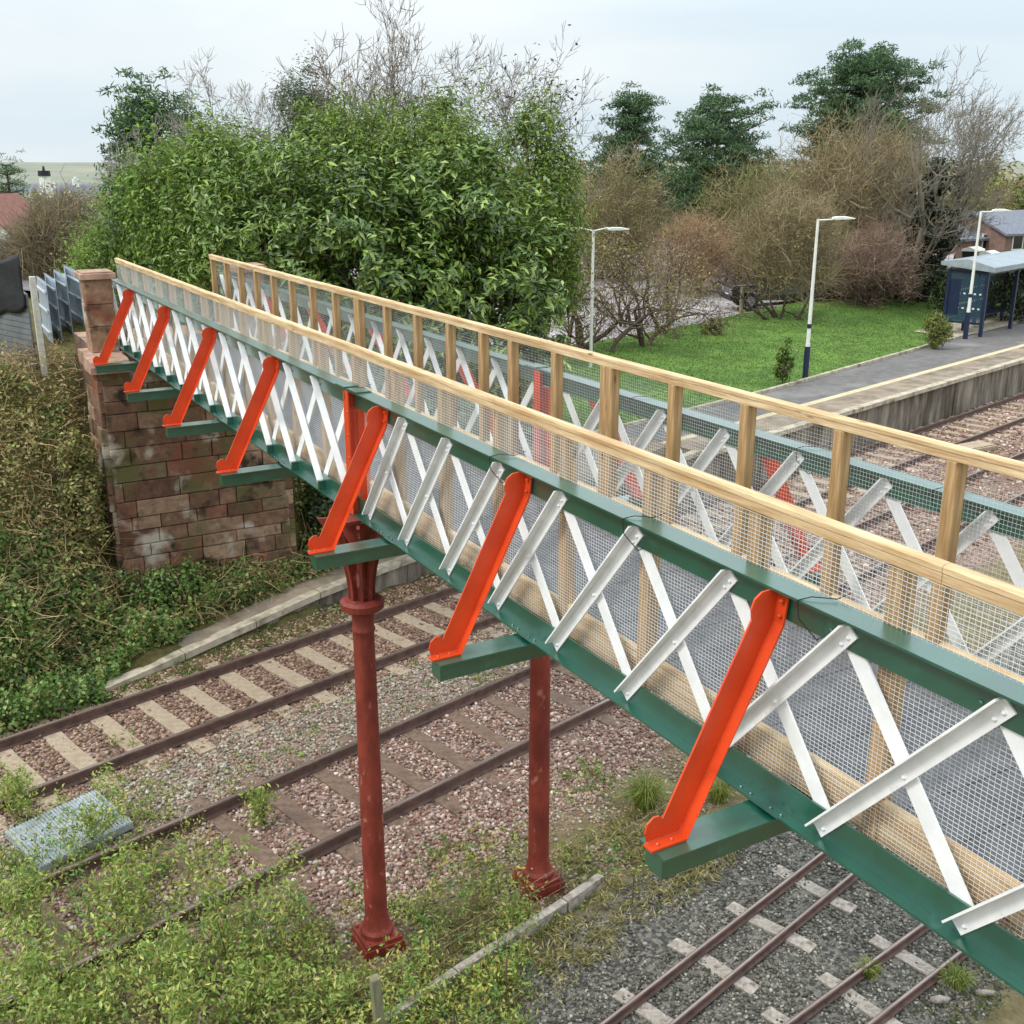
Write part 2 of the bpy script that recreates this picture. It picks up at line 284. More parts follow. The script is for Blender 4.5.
# ------------------------------------------------------------------ stones
def icos():
    p = (1+5**.5)/2; v = np.array([(-1,p,0),(1,p,0),(-1,-p,0),(1,-p,0),(0,-1,p),(0,1,p),(0,-1,-p),(0,1,-p),(p,0,-1),(p,0,1),(-p,0,-1),(-p,0,1)], float); v /= np.linalg.norm(v[0])
    f = np.array([(0,11,5),(0,5,1),(0,1,7),(0,7,10),(0,10,11),(1,5,9),(5,11,4),(11,10,2),(10,7,6),(7,1,8),(3,9,4),(3,4,2),(3,2,6),(3,6,8),(3,8,9),(4,9,5),(2,4,11),(6,2,10),(8,6,7),(9,8,1)]); return v, f
def stones(name, s0, s1, n0, n1, dens, r0, r1, palette, mask=None, zoff=0):
    N = int((s1-s0)*(n1-n0)*dens); s = rg.uniform(s0, s1, N); n = rg.uniform(n0, n1, N)
    if mask is not None: k = mask(s, n); s = s[k]; n = n[k]
    N = len(s); x = s*TD[0]+n*TN[0]; y = s*TD[1]+n*TN[1]; r = rg.uniform(r0, r1, N)*rg.uniform(.75, 1.25, N)
    v, f = icos(); P = v[None]*(r[:,None,None])*rg.uniform(.62, 1.2, (N,12,1)); P *= rg.uniform(.65, 1.25, (N,1,3)); P[:,:,2] *= .75
    a = rg.uniform(0, 6.28, N); ca, sa = np.cos(a)[:,None], np.sin(a)[:,None]; P = np.stack([P[:,:,0]*ca-P[:,:,1]*sa, P[:,:,0]*sa+P[:,:,1]*ca, P[:,:,2]], 2)
    c = np.stack([x, y, gz(x, y)+zoff+r*rg.uniform(-.1, .6, N)], 1); P += c[:,None,:]
    pal = np.array(palette); cc = pal[rg.integers(0, len(pal), N)][:,:3]*rg.uniform(.65, 1.3, (N,1)); C = np.repeat(cc, 12, 0)
    FF = (f[None]+(np.arange(N)*12)[:,None,None]).reshape(-1, 3)
    return link(name, fast_mesh(name, P.reshape(-1,3), [FF], M_STONE, C))
PINK = [S(160,126,112), S(172,142,128), S(142,108,94), S(190,166,152), S(124,98,86), S(152,132,118), S(204,186,172)]
BRWN = [S(132,100,82), S(152,120,98), S(116,90,72), S(168,140,116), S(140,110,92), S(176,150,126)]
GREY = [S(150,142,122), S(172,164,146), S(132,126,106), S(188,180,162), S(150,130,112), S(160,150,128)]
NGG = [S(104,100,90), S(130,126,114), S(76,74,66), S(164,158,146), S(92,88,78), S(116,110,96)]
def off_sleeper(w, ph, sp): return lambda s, n: np.abs(((s-ph) % sp)-sp/2) < sp/2-w/2
SP1, SP2, SPN = .67, .74, .62
st = stones('ballast', 1.5, 16.5, 7.3, 10.9, 720, .019, .033, PINK+BRWN[:2], lambda s, n: ((n > 7.5+.5*fbm(s, n)) & ~((n > 8.95)&(n < 10.8)&(((s-.2+.11) % SP2) < .22)&(rg.random(len(s)) > .07))))
tag(st, 'loose pink and brown ballast stones round the second running line', 'ballast', kind='stuff')
st = stones('ballast', 2.5, 13, 6.5, 8.0, 520, .014, .026, GREY+PINK[:2]+BRWN[:2], lambda s, n: fbm(s*1.4, n*1.4) > .3)
tag(st, 'small mixed olive and pink stones round the feet of the two columns', 'ballast', kind='stuff')
st = stones('ballast', 1.5, 16.5, 10.7, 12.35, 700, .018, .03, GREY+PINK[:1], lambda s, n: n > 10.85)
tag(st, 'finer grey olive stones filling the strip between the two running lines', 'ballast', kind='stuff')
st = stones('ballast', 1.5, 17, 12.1, 15.0, 520, .022, .036, BRWN, lambda s, n: ~((n > 12.5)&(n < 14.05)&(((s-.1+.14) % SP1) < .28)&(rg.random(len(s)) > .07))&~((n < 12.5)&(n > 12.3)&(((s-.1+.1) % SP1) < .2))&(n < np.where(s > 5.9, re_(s)-.05, 14.6)))
tag(st, 'rusty brown ballast stones round the line nearest the stone abutment', 'ballast', kind='stuff')
st = stones('ballast', 18, 48, 8.4, 14.2, 60, .035, .06, BRWN+PINK)
tag(st, 'brown ballast stones beside the platform wall beyond the footbridge', 'ballast', kind='stuff')
st = stones('gravel', 4.5, 12.5, 2.4, 6.3, 1100, .012, .022, NGG, lambda s, n: (fbm(s*1.2, n*1.2) > .30) & (n > 3.0-.08*(s-6)))
tag(st, 'dark grey gravel spread around the two narrow tracks', 'gravel', kind='stuff')
# ------------------------------------------------------------------ tracks
def rail_mb(s0, s1, nf, h=.14, w=.07, z=0.0):
    pr = [(-.5,0),(.5,0),(.5,-.2),(.15,-.3),(.15,-.82),(.9,-.9),(.9,-1),(-.9,-1),(-.9,-.9),(-.15,-.82),(-.15,-.3),(-.5,-.2)]
    mb = MB(); ss = np.linspace(s0, s1, 8)
    ring = [[sn(s, nf(s)+a*w, z+b*h) for a, b in pr] for s in ss]; n = len(pr)
    mb.add([p for r_ in ring for p in r_], [(k*n+i,k*n+(i+1)%n,(k+1)*n+(i+1)%n,(k+1)*n+i) for k in range(7) for i in range(n)]+[tuple(range(n)), tuple(range(7*n,8*n))[::-1]])
    return mb
def track(label, nfs, s0, s1, sp, ph, smat, sl, sw, sleep_label=None, h=.14, w=.07, z=0, jit=0, half=.5):
    a, b = nfs; mid = lambda s: (a(s)+b(s))/2
    t = thing('railway_track', tuple(sn((s0+s1)/2, mid((s0+s1)/2), z-h)), label, 'railway track')
    for f in nfs:
        r = rail_mb(s0, s1, f, h, w, z).build('rail', M_RAIL, t)
        mb = MB(); mb.bar(sn(s0, f(s0), z+.0015), sn(s1, f(s1), z+.0015), w*.55, .005); mb.build('rail_head', M_RHEAD, r)
    mb = MB(); dx = (mid(s1)-mid(s0))/(s1-s0)
    ang = TH+math.atan(dx)
    me = None; k = math.ceil((s0-ph)/sp)
    vs = []
    for var in range(3):
        mb = MB(); hw = sw/2; n = 7
        q = []
        for i in range(n):
            yy = -sl/2+sl*i/(n-1); e = rnd.uniform(-.012, .012)
            q += [(-hw+e, yy, -.12), (hw+e, yy, -.12), (hw*.96+e, yy, rnd.uniform(-.008,0)), (-hw*.96+e, yy, rnd.uniform(-.008,0))]
        mb.add(q, [(i*4+j, i*4+(j+1)%4, i*4+4+(j+1)%4, i*4+4+j) for i in range(n-1) for j in range(4)]+[(0,1,2,3), ((n-1)*4+3,(n-1)*4+2,(n-1)*4+1,(n-1)*4)])
        vs.append(mb.mesh('sleeper', smat))
    while ph+k*sp < s1 and True:
        s = ph+k*sp; k += 1
        p = sn(s+rnd.uniform(-jit, jit), mid(s)+rnd.uniform(-jit, jit), z-h+.006+rnd.uniform(-.01, 0)*(jit > 0))-org(t)
        o = link('sleeper', vs[k % 3], t, tuple(p)); o.rotation_euler = (0, 0, ang+rnd.uniform(-jit, jit)*.8)
    return t
cst = lambda v: (lambda s: v)
track('rusty railway track on pale concrete sleepers, nearest the stone abutment and platform', (lambda s: 14.03-.006*s, lambda s: 12.53-.006*s), -3, 54, SP1, .1, M_CONC, 2.4, .26)
track('rusty railway track on dark timber sleepers, passing just behind the red column', (cst(10.64), cst(9.10)), -3, 54, SP2, .2, M_WSLP, 2.5, .23)
track('narrow gauge track on grey weathered sleepers, closest to the wire fence', (lambda s: 5.11-.01*(s-6), lambda s: 4.68-.01*(s-6)), 2, 26, SPN*1.45, .35, M_GSLP, .98, .17, h=.085, w=.04, z=-.05, jit=.05)
track('narrow gauge track with grass growing over it, in the bottom right corner', (lambda s: 3.96-.105*(s-7.2), lambda s: 3.50-.105*(s-7.2)), 2, 26, SPN*1.3, .1, M_GSLP, .95, .16, h=.085, w=.04, z=-.05, jit=.05)
# ------------------------------------------------------------------ platform, ramp, lawn, car park
PZ = 1.05
def band(n0, n1, s0, s1, z): return [sn(s0, n0, z), sn(s1, n0, z), sn(s1, n1, z), sn(s0, n1, z)]
pf = thing('station_platform', tuple(sn(14, 14.2, -.15)), 'station platform with brown slabs, pale edge and stained wall, ramping down under the bridge', 'platform')
mb = MB()
def slab(mb, s0, s1, n0, n1, z0, z1, zb): mb.hexa([sn(s0,n0,zb),sn(s1,n0,zb),sn(s1,n1,zb),sn(s0,n1,zb),sn(s0,n0,z0),sn(s1,n0,z1),sn(s1,n1,z1),sn(s0,n1,z0)])

def rslab(mb, a, b, o0, o1, dz, zb): mb.hexa([sn(a,re_(a)+o0,zb if zb is not None else rz_(a)-.10),sn(b,re_(b)+o0,zb if zb is not None else rz_(b)-.10),sn(b,re_(b)+o1,zb if zb is not None else rz_(b)-.10),sn(a,re_(a)+o1,zb if zb is not None else rz_(a)-.10),sn(a,re_(a)+o0,rz_(a)+dz),sn(b,re_(b)+o0,rz_(b)+dz),sn(b,re_(b)+o1,rz_(b)+dz),sn(a,re_(a)+o1,rz_(a)+dz)])
for a in np.arange(5.9, 14, 1.35): rslab(mb, a, a+1.345, .19, .8, rnd.uniform(-.012,.006), -.5)
slab(mb, 14.0, 20, 15.2, 17.1, .4, PZ, -.5); slab(mb, 20, 64, 14.30, 17.1, PZ, PZ, -.5); mb.build('platform_deck', M_SLABS, pf)
mb = MB()
for a in np.arange(5.9, 20, 1.35): rslab(mb, a, min(a+1.33,20), rnd.uniform(-.02,.02), .188, .012, None)
for i in range(40): a = 20.0+i*1.1; slab(mb, a, a+1.085, 14.08+rnd.uniform(-.01,.01), 14.30, PZ+.012, PZ+.012, PZ-.1)
mb.build('coping', M_COPE, pf)
M_PWALL = mat('platform_wall_concrete', S(92,82,72), S(150,140,126), 3.2, .9, bump=.5, bscale=12, c3=S(78,66,54), c3s=2.2, c3t=(.45,.62), stretch=(1,1,.22), coords='World')
mb = MB()
for a in np.arange(5.95, 20, 1.0): rslab(mb, a, a+.99, .05, .187, -.105, -.5)
for i in range(44): a = 20.0+i*1.0; slab(mb, a, a+.985, 14.2+rnd.uniform(-.012,.012), 14.296, PZ-.1, PZ-.1, -.5)
mb.build('platform_wall', M_PWALL, pf)
mb = MB()
for i in range(110): a = 20+i*.4; slab(mb, a, a+.392, 15.22, 15.45, PZ+.008, PZ+.008, PZ-.02)
mb.build('tactile_strip', mat('tactile_paving', S(184,166,132), S(202,186,154), 4, .85, bump=.6, bscale=60), pf)
kb = lambda s: 17.0+.05*(s-27)
pth = sheet('path', [sn(20.0,15.46,PZ+.004), sn(64,15.46,PZ+.004), sn(64,kb(45),PZ+.004), sn(45,kb(45),PZ+.004), sn(27,kb(27),PZ+.004), sn(20.0,kb(27),PZ+.004)], M_TARMAC)
mb = MB()
for (a, b) in ((sn(14,17.06,PZ), sn(27,17.06,PZ)), (sn(27,17.06,PZ), sn(41.3,17.78,PZ))):
    L_ = np.linalg.norm(b-a); k = int(L_/.9)
    for i in range(k): mb.bar(a+(b-a)*i/k, a+(b-a)*((i+.97)/k), .11, .18)
tag(mb.build('kerb', M_COPE), kind='structure')
# concrete pad of the shelter
pad = [sn(41.3,17.78,PZ+.02), sn(64,17.9,PZ+.02), sn(64,19.7,PZ+.02), sn(41.3,19.7,PZ+.02)]
sheet('pavement', pad, M_COPE)
# lawn: gently undulating sheet
ls = np.arange(18, 66, .6); ln_ = np.linspace(0, 1, 22); LS, LT = np.meshgrid(ls, ln_, indexing='ij')
LN0 = np.where(LS < 27, 17.06, 17.06+.05*(LS-27)); LN = LN0+.06+LT*(25.5-LN0); lx = LS*TD[0]+LN*TN[0]; ly = LS*TD[1]+LN*TN[1]
def lawn_z(s, n): return PZ-.01+(1-sm((s-40.9)/.4)*sm((20.2-n)/.5))*(.30*sm((n-17.2)/8)+.35*sm((s-30)/16)*sm((n-19)/6)+.1*(fbm(s*.5, n*.5)-.5)*sm((n-17.3)/1.5))
lz = lawn_z(LS, LN); li_ = np.arange(lz.size).reshape(lz.shape)
LQ = np.stack([li_[:-1,:-1].ravel(), li_[1:,:-1].ravel(), li_[1:,1:].ravel(), li_[:-1,1:].ravel()], 1)

tag(link('lawn', fast_mesh('lawn', np.stack([lx.ravel(), ly.ravel(), lz.ravel()], 1), [LQ], M_LAWN, smooth=True)), kind='structure')
sheet('car_park', [sn(10,25.6,1.22), sn(48,25.6,1.22), sn(60,27,1.3), sn(90,40,1.4), sn(90,60,1.4), sn(10,60,1.22)], M_CARPK)
mb = MB(); mb.bar(sn(20,25.6,1.25), sn(48,25.6,1.3), .14, .2); tag(mb.build('kerb', M_COPE), kind='structure')
mb = MB()
for k in range(9): s_ = 22+k*2.6; mb.add([sn(s_,27,1.226+.0*k), sn(s_+.1,27,1.226), sn(s_+.1,31.6,1.226), sn(s_,31.6,1.226)], [(0,1,2,3)])
tag(mb.build('road_markings', M_RENDER), kind='structure')
# ------------------------------------------------------------------ footbridge
XA, XB = 3.32, 5.20; Y0, Y1 = -1.0, 19.35
fb = thing('footbridge', (XA, 8.6, -.1), 'green and white lattice footbridge with red struts on two red columns over the railway', 'footbridge')
O = org(fb); up_ = 5.50; lo_ = 4.39
mids = [2.61+.755*k for k in range(-4, 8)]+[9.09, 9.87]+[10.65+.765*k for k in range(0, 12)]
mids = [m_ for m_ in mids if m_ < 19.2]; NR = 12
def angle_mesh(sg):        # sg=+1: foot far (right part of the picture); -1 mirrored
    mb = MB(); hd = .42*sg; w = .038; t = .010
    a = np.array([0, hd, 4.435]); b = np.array([0, -hd, 5.445]); d = (b-a)/np.linalg.norm(b-a); nrm = np.array([0, d[2], -d[1]])*sg     # in-plane normal to far/up side
    c = lambda p, u, x: p+nrm*u+np.array([x,0,0])
    for (u0,u1,x0,x1) in ((-w, w, -t, 0), (w-t, w, -.062, -t)):
        mb.hexa([c(a,u0,x0),c(b,u0,x0),c(b,u1,x0),c(a,u1,x0),c(a,u0,x1),c(b,u0,x1),c(b,u1,x1),c(a,u1,x1)])
    for f_ in (.035, .5, .93, .97): mb.dome(a+(b-a)*f_+np.array([-t,0,0])-nrm*.012, .013, 0, -1)
    return mb.mesh('angle_brace', M_WHITE, o=(0,0,4.94))
def flat_mesh(sg):
    mb = MB(); hd = .42*sg; w = .042
    a = np.array([0, -hd, 4.43]); b = np.array([0, hd, 5.45]); d = (b-a)/np.linalg.norm(b-a); nrm = np.array([0, d[2], -d[1]])
    c = lambda p, u, x: p+nrm*u+np.array([x,0,0])
    mb.hexa([c(a,-w,0),c(b,-w,0),c(b,w,0),c(a,w,0),c(a,-w,.01),c(b,-w,.01),c(b,w,.01),c(a,w,.01)])
    return mb.mesh('flat_brace', M_WHITE, o=(0,0,4.94))
AM = {1: angle_mesh(1), -1: angle_mesh(-1)}; FM = {1: flat_mesh(1), -1: flat_mesh(-1)}
bolts_y = [m_+.05 for m_ in mids]
for gx in (XA, XB):
    mb = MB()
    mb.box(gx-.07, gx+.07, Y0, Y1, up_-.012, up_); mb.box(gx-.006, gx+.006, Y0, Y1, up_-.155, up_-.0125)
    for y in mids:
        for dz in (-.10,): mb.dome((gx-.006, y-.30 if y < 8.5 else y+.30, up_+dz), .012, 0, -1)
    for y in (8.35, 8.62): mb.box(gx-.072, gx+.072, y, y+.2, up_+.001, up_+.012)
    tc_ = mb.build('top_chord', M_GREEN, fb, smooth=False)
    mb = MB()
    mb.box(gx-.07, gx+.07, Y0, Y1, lo_, lo_+.012); mb.box(gx-.006, gx+.006, Y0, Y1, lo_+.0125, lo_+.155)
    for y in mids:
        mb.dome((gx-.006, y+.36 if y < 8.5 else y-.36, lo_+.1), .012, 0, -1)
        if y > 8.5: mb.box(gx-.07, gx-.0065, y+.30, y+.34, lo_+.0125, lo_+.10)
    for y in (3.37,5.63,7.9,10.65,13.0,15.3,17.6):
        for dy in (-.14,-.07,.07,.14): mb.dome((gx-.045, y+dy, lo_+.012), .011, 2, 1)
    bc_ = mb.build('bottom_chord', M_GREEN, fb)
    for i, y in enumerate(mids):
        sg = 1 if i < NR else -1
        link('angle_brace', AM[sg], fb, (gx-.0075-O[0], y-O[1], 4.94-O[2])); link('flat_brace', FM[sg], fb, (gx+.0075-O[0], y-O[1], 4.94-O[2]))
    # upright over the column
    mb = MB(); mb.box(gx-.075, gx-.063, 8.53, 8.64, lo_+.014, up_-.014); mb.box(gx-.063, gx-.008, 8.58, 8.592, lo_+.014, up_-.014); mb.box(gx+.009, gx+.10, 8.52, 8.65, lo_+.014, up_-.17)
    for k in range(5): mb.dome((gx-.075, 8.56, lo_+.12+.2*k), .011, 0, -1)
    mb.build('upright', M_RED, fb)
    # cable ties
    for y in ((8.62, 6.03, 4.52, 3.22) if gx == XA else (5.2, 7.1, 4.1)):
        mb = MB(); y += rnd.uniform(-.02,.02)
        mb.path([(gx+.13, y-.12, up_+.035), (gx+.06, y-.10, up_+.012), (gx-.02, y-.03, up_+.014), (gx-.075, y, up_-.002), (gx-.078, y-.02, up_-.08), (gx-.03, y-.09, up_-.165), (gx+.03, y-.10, up_-.14)], .0026)
        mb.build('cable_tie', M_BLACK, tc_)
# struts and cross beams
poly = [(-.012,5.47),(-.035,5.33),(-.52,4.384),(-.70,4.384),(-.712,4.43),(-.70,4.475),(-.668,4.50),(-.635,4.50),(-.615,4.478),(-.165,5.36),(-.172,5.41),(-.155,5.455),(-.115,5.482),(-.06,5.486)]
def strut_mesh(mx):
    mb = MB(); mb.prism([(a*mx, b) for a, b in poly], lambda a, b, t: (a, t, b), .038, .048)
    pth_ = [(-.008,5.485),(-.03,5.325),(-.525,4.372),(-.722,4.372)]; pin = [(-.018,5.485),(-.041,5.33),(-.52,4.383),(-.722,4.383)]
    for (a, b, c, d) in zip(pth_[:-1], pth_[1:], pin[1:], pin[:-1]):
        mb.hexa([(a[0]*mx,-.028,a[1]),(b[0]*mx,-.028,b[1]),(c[0]*mx,-.028,c[1]),(d[0]*mx,-.028,d[1]),(a[0]*mx,.0375,a[1]),(b[0]*mx,.0375,b[1]),(c[0]*mx,.0375,c[1]),(d[0]*mx,.0375,d[1])])
    for a, b in ((-.03,5.44),(-.035,5.37)): mb.dome((a*mx-.008*mx, -.005, b), .012, 0, -mx)
    for a in (-.59,-.67): mb.dome((a*mx, 0, 4.384), .012, 2, 1)
    return mb.mesh('strut', M_RED, o=(0,0,4.94))
SM = {1: strut_mesh(1), -1: strut_mesh(-1)}
mb = MB(); xa, xb = XA-.70, XB+.70
mb.box(xa, xb, -.095, .095, 4.358, 4.37); mb.box(xa+.012, xb-.012, -.062, -.052, 4.245, 4.3575); mb.box(xa+.012, xb-.012, -.0515, .03, 4.245, 4.255); mb.box(xa+.012, xa+.022, -.0515, .06, 4.2555, 4.3575)
CBM = mb.mesh('cross_beam', M_GREEN, o=((xa+xb)/2, 0, 4.3))
PY = [1.08, 3.35, 5.61, 7.84, 10.55, 12.90, 15.22, 17.63]
for y in PY:
    link('cross_beam', CBM, fb, ((xa+xb)/2-O[0], y-O[1], 4.3-O[2]))
    link('strut', SM[1], fb, (XA-O[0], y-O[1], 4.94-O[2])); link('strut', SM[-1], fb, (XB-O[0], y-O[1], 4.94-O[2]))
# deck
mb = MB(); y = Y0
while y < Y1: mb.box(XA+.16, XB-.16, y, y+.293, 4.44, 4.48); y += .3
mb.build('deck', M_DECK, fb)
mb = MB()
for x in (XA+.4, XB-.4): mb.box(x-.05, x+.05, Y0, Y1, 4.372, 4.439)
mb.build('deck_joist', M_OPOST, fb)
# timber fence on both sides
def rail_prof(mb, x0, x1, z0, z1, y0, y1, ch=.012):
    pr = [(x0+.003,z0),(x1-.003,z0),(x1,z0+.003),(x1,z1-ch),(x1-ch,z1),(x0+ch,z1),(x0,z1-ch),(x0,z0+.003)]
    mb.prism(pr, lambda a, b, t: (a, t, b), y0, y1)
postm = {}
for side, gx, px0, px1 in (('n', XA, 3.385, 3.465), ('f', XB, 4.93, 5.01)):
    topz = 5.838; mid = (px0+px1)/2; r0, r1 = (3.372, 3.432) if side == 'n' else (4.928, 4.995)
    mb = MB(); y = Y0
    while y < 19.3:
        e = min(y+3.6, 19.3); rail_prof(mb, r0, r1, topz-.035, topz, y, e-.003, .01); rail_prof(mb, r0+.004, r1-.004, topz-.08, topz-.0355, y, e-.003, .003); y = e
    mb.build('handrail', M_WOOD, fb)
    mb = MB(); rail_prof(mb, mid-.02, mid+.02, 4.485, 4.69, Y0, 19.3); mb.build('kick_board', M_WOOD, fb)
    
    ys = [2.82+.845*(k-4) for k in range(0, 24)] if side == 'n' else [19.2,18.36,17.55,16.7,15.86,15.03,14.19,13.33,12.5,11.68,10.85,10.05,9.33,8.75,7.98,7.13,6.32,5.52,4.66,3.82,2.97,2.13,1.3,.45]
    if side not in postm:
        mb = MB(); mb.box(-.04, .04, -.042, .042, 4.485, topz-.081); postm[side] = mb.mesh('fence_post', M_POST, o=(0,0,5.1))
    for i, y in enumerate(ys):
        if y > 19.28: continue
        for dy in ((0, .086) if (side == 'f' and y in (7.13,12.5)) else (0,)):
            xo = .021+.04 if side == 'n' else -.061
            o = link('fence_post', postm[side], fb, (mid-O[0]+0*xo, y+dy-O[1], 5.1-O[2]))
            b = o.modifiers.new('bevel', 'BEVEL'); b.width = .004; b.segments = 1
    # welded mesh
    xw = px0-.006 if side == 'n' else px1+.006; z0, z1 = 4.44, topz-.085; r = .0017
    V = []; Fq = []
    def wire(p0, p1, a, r):
        b = len(V); p0 = np.array(p0); p1 = np.array(p1)
        o1 = np.array([1,0,0])*r; o2 = np.array(a)*r
        for p in (p0, p1): V.extend([p+o1, p-o1*.5+o2*.87, p-o1*.5-o2*.87])
        Fq.extend([(b,b+1,b+4,b+3),(b+1,b+2,b+5,b+4),(b+2,b,b+3,b+5)])
    for y in np.arange(Y0, 19.25, .0254): wire((xw,y,z0),(xw,y,z1),(0,1,0),.0011 if side == 'n' else .0008)
    for z in np.arange(z0+.01, z1, .02 if side == 'n' else .0254):
        for ya in np.arange(Y0, 19.2, 2.4): wire((xw+.0025,ya,z),(xw+.0025,min(ya+2.4,19.25),z),(0,0,1),.0017 if side == 'n' else .001)
    V_ = np.array(V)-O; link('wire_mesh', fast_mesh('wire_mesh', V_, [np.array(Fq)], M_WIRE), fb)
# columns
for cx in (XA, XB):
    c = (cx, 8.6, 0)
    mb = MB(); mb.lathe([(.155,.0),(.155,.06),(.128,.10),(.125,.16),(.112,.2),(.125,1.0) if False else (.112,.24),(.108,1.6),(.098,3.2),(.098,3.26),(.108,3.275),(.108,3.295),(.098,3.31),(.1,3.42),(.11,3.46)], c)
    cl = mb.build('column', M_COL, fb, smooth=True)
    mb = MB(); mb.box(cx-.21, cx+.21, 8.39, 8.81, -.3, -.045); mb.box(cx-.19, cx+.19, 8.41, 8.79, -.0445, .0); 
    mb.lathe([(.165,.0005),(.165,.05),(.14,.085)], c)
    for i in (-1,1):
        for j in (-1,1): mb.dome((cx+.155*i, 8.6+.155*j, .0), .024, 2, 1)
    mb.build('base', M_COL, cl, smooth=False)
    mb = MB(); mb.lathe([(.11,3.46),(.16,3.475),(.195,3.5),(.2,3.56),(.17,3.585),(.12,3.59)], c)
    mb.lathe([(.075,3.59),(.07,3.8),(.085,4.05),(.13,4.25),(.17,4.355)], c, 16)
    for k in range(8):
        a = k*math.pi/4+math.pi/8; ca, sa = math.cos(a), math.sin(a); prev = None
        for t in np.linspace(0, 1, 9):
            ro = .12+.24*t**2.2; ri = max(.05, ro-.10); z = 3.59+.765*t; cur = (ro, ri, z)
            if prev:
                q = []
                for (o_, i_, z_) in (prev, cur):
                    for rr in (i_, o_):
                        for sd in (-1, 1): q.append((cx+ca*rr-sa*.014*sd, 8.6+sa*rr+ca*.014*sd, z_))
                mb.hexa([q[0],q[2],q[3],q[1],q[4],q[6],q[7],q[5]])
            prev = cur
    mb.box(cx-.2, cx+.2, 8.4, 8.8, 4.356, 4.385)
    mb.build('capital', M_COL, cl, smooth=False)
# ------------------------------------------------------------------ abutment
ab = thing('stone_abutment', (4.2, 19, 0), 'red sandstone abutment with capped pillars carrying the far end of the footbridge', 'abutment')
BC = []
STC = [S(118,90,74), S(134,104,86), S(150,122,102), S(126,98,80), S(108,80,66), S(160,134,112), S(130,92,76), S(120,104,82)]
def rough_wall(mb, p0, p1, z0, z1, nrm, th, amp=.045):
    """stone face from p0 to p1 with slightly uneven blocks"""
    p0 = np.array(p0); p1 = np.array(p1); nrm = np.array(nrm); L_ = np.linalg.norm(p1-p0); z = z0; d = (p1-p0)/L_
    while z < z1-.05:
        h = min(rnd.uniform(.2, .34), z1-z); u = -rnd.uniform(0,.3)
        while u < L_:
            w = rnd.uniform(.25, 1.0); a = max(u, 0); b = min(u+w, L_); u += w
            if b-a < .05: continue
            o = rnd.uniform(0, amp); q0 = p0+d*(a+.006); q1 = p0+d*(b-.006)
            mb.hexa([(*q0,z+.006),(*q1,z+.006),(*(q1-nrm*th),z+.006),(*(q0-nrm*th),z+.006),(*q0,z+h-.006),(*q1,z+h-.006),(*(q1-nrm*th),z+h-.006),(*(q0-nrm*th),z+h-.006)])
            n_ = len(mb.v); BC.extend([np.array(rnd.choice(STC)[:3])*rnd.uniform(.88,1.12)]*8)
            for i in (-8,-7,-4,-3): v = mb.v[n_+i]; mb.v[n_+i] = (v[0]+nrm[0]*o, v[1]+nrm[1]*o, v[2])
        z += h
mb = MB(); rough_wall(mb, (2.78,18.2), (5.72,18.2), -.6, 4.14, (0,-1), .25); rough_wall(mb, (2.72,19.45), (2.72,18.2), -.6, 4.14, (-1,0), .2); rough_wall(mb, (5.8,18.2), (5.8,20.6), -.6, 4.14, (1,0), .2)

mb.box(2.75, 5.77, 18.222, 20.6, -.6, 4.13); BC.extend([np.array(S(92,76,62)[:3])]*8)
w = mb.build('wall', M_SAND, ab); ca_ = w.data.color_attributes.new('Col', 'FLOAT_COLOR', 'POINT')
cc_ = np.ones((len(w.data.vertices), 4), np.float32); cc_[:, :3] = np.array(BC); ca_.data.foreach_set('color', cc_.ravel())
b = w.modifiers.new('bevel', 'BEVEL'); b.width = .014; b.segments = 2
for x in (3.0, 5.52):
    mb = MB(); z = 4.36
    for h in (.42, .36, .40, ): 
        o = rnd.uniform(-.01, .01); mb.box(x-.21+o, x+.22+o, 18.88, 19.33, z+.005, z+h-.005); z += h
    mb.box(x-.19, x+.2, 18.9, 19.3, 4.3, z)
    p = mb.build('pillar', M_SAND2, ab, bevel=.012)
    mb = MB(); mb.box(x-.27, x+.28, 18.80, 19.38, z, z+.10); mb.box(x-.24, x+.25, 18.83, 19.35, z+.10, z+.125); mb.build('cap_stone', M_CAP, p, bevel=.015)
mb = MB()
for a, b in ((2.62, 3.22),(3.44,4.2),(4.22,5.08),(5.32,5.9)):
    mb.prism([(18.06,4.145),(18.06,4.25),(18.12,4.33),(18.22,4.358),(18.75,4.358),(18.75,4.145)], lambda p, q, t: (t, p, q), a, b)
mb.box(2.66, 5.9, 18.76, 19.5, 4.145, 4.36); mb.box(2.9, 5.9, 19.501, 21.5, 3.6, 4.36)
mb.build('string_course', M_CAP, ab)
# ------------------------------------------------------------------ vegetation helpers
def rand_dirs(n):
    v = rg.normal(size=(n,3)); return v/np.linalg.norm(v, axis=1)[:,None]
def leaf_arr(C, nrm, L, W, fold=.25):
    """leaves at C with normals nrm, folded diamonds of length L width W; returns V, quads"""
    N = len(C); t = rand_dirs(N); t = t-nrm*(t*nrm).sum(1)[:,None]; t /= np.linalg.norm(t, axis=1)[:,None]+1e-9; b = np.cross(nrm, t)
    L = np.broadcast_to(L, (N,))[:,None]; W = np.broadcast_to(W, (N,))[:,None]
    p = [C-t*L*.5, C-t*L*.05+b*W*.5+nrm*W*fold, C+t*L*.5-nrm*L*.08, C-t*L*.05-b*W*.5+nrm*W*fold]
    V = np.stack(p, 1).reshape(-1, 3); i = np.arange(N)*4; return V, np.concatenate([np.stack([i,i+1,i+2],1), np.stack([i,i+2,i+3],1)])
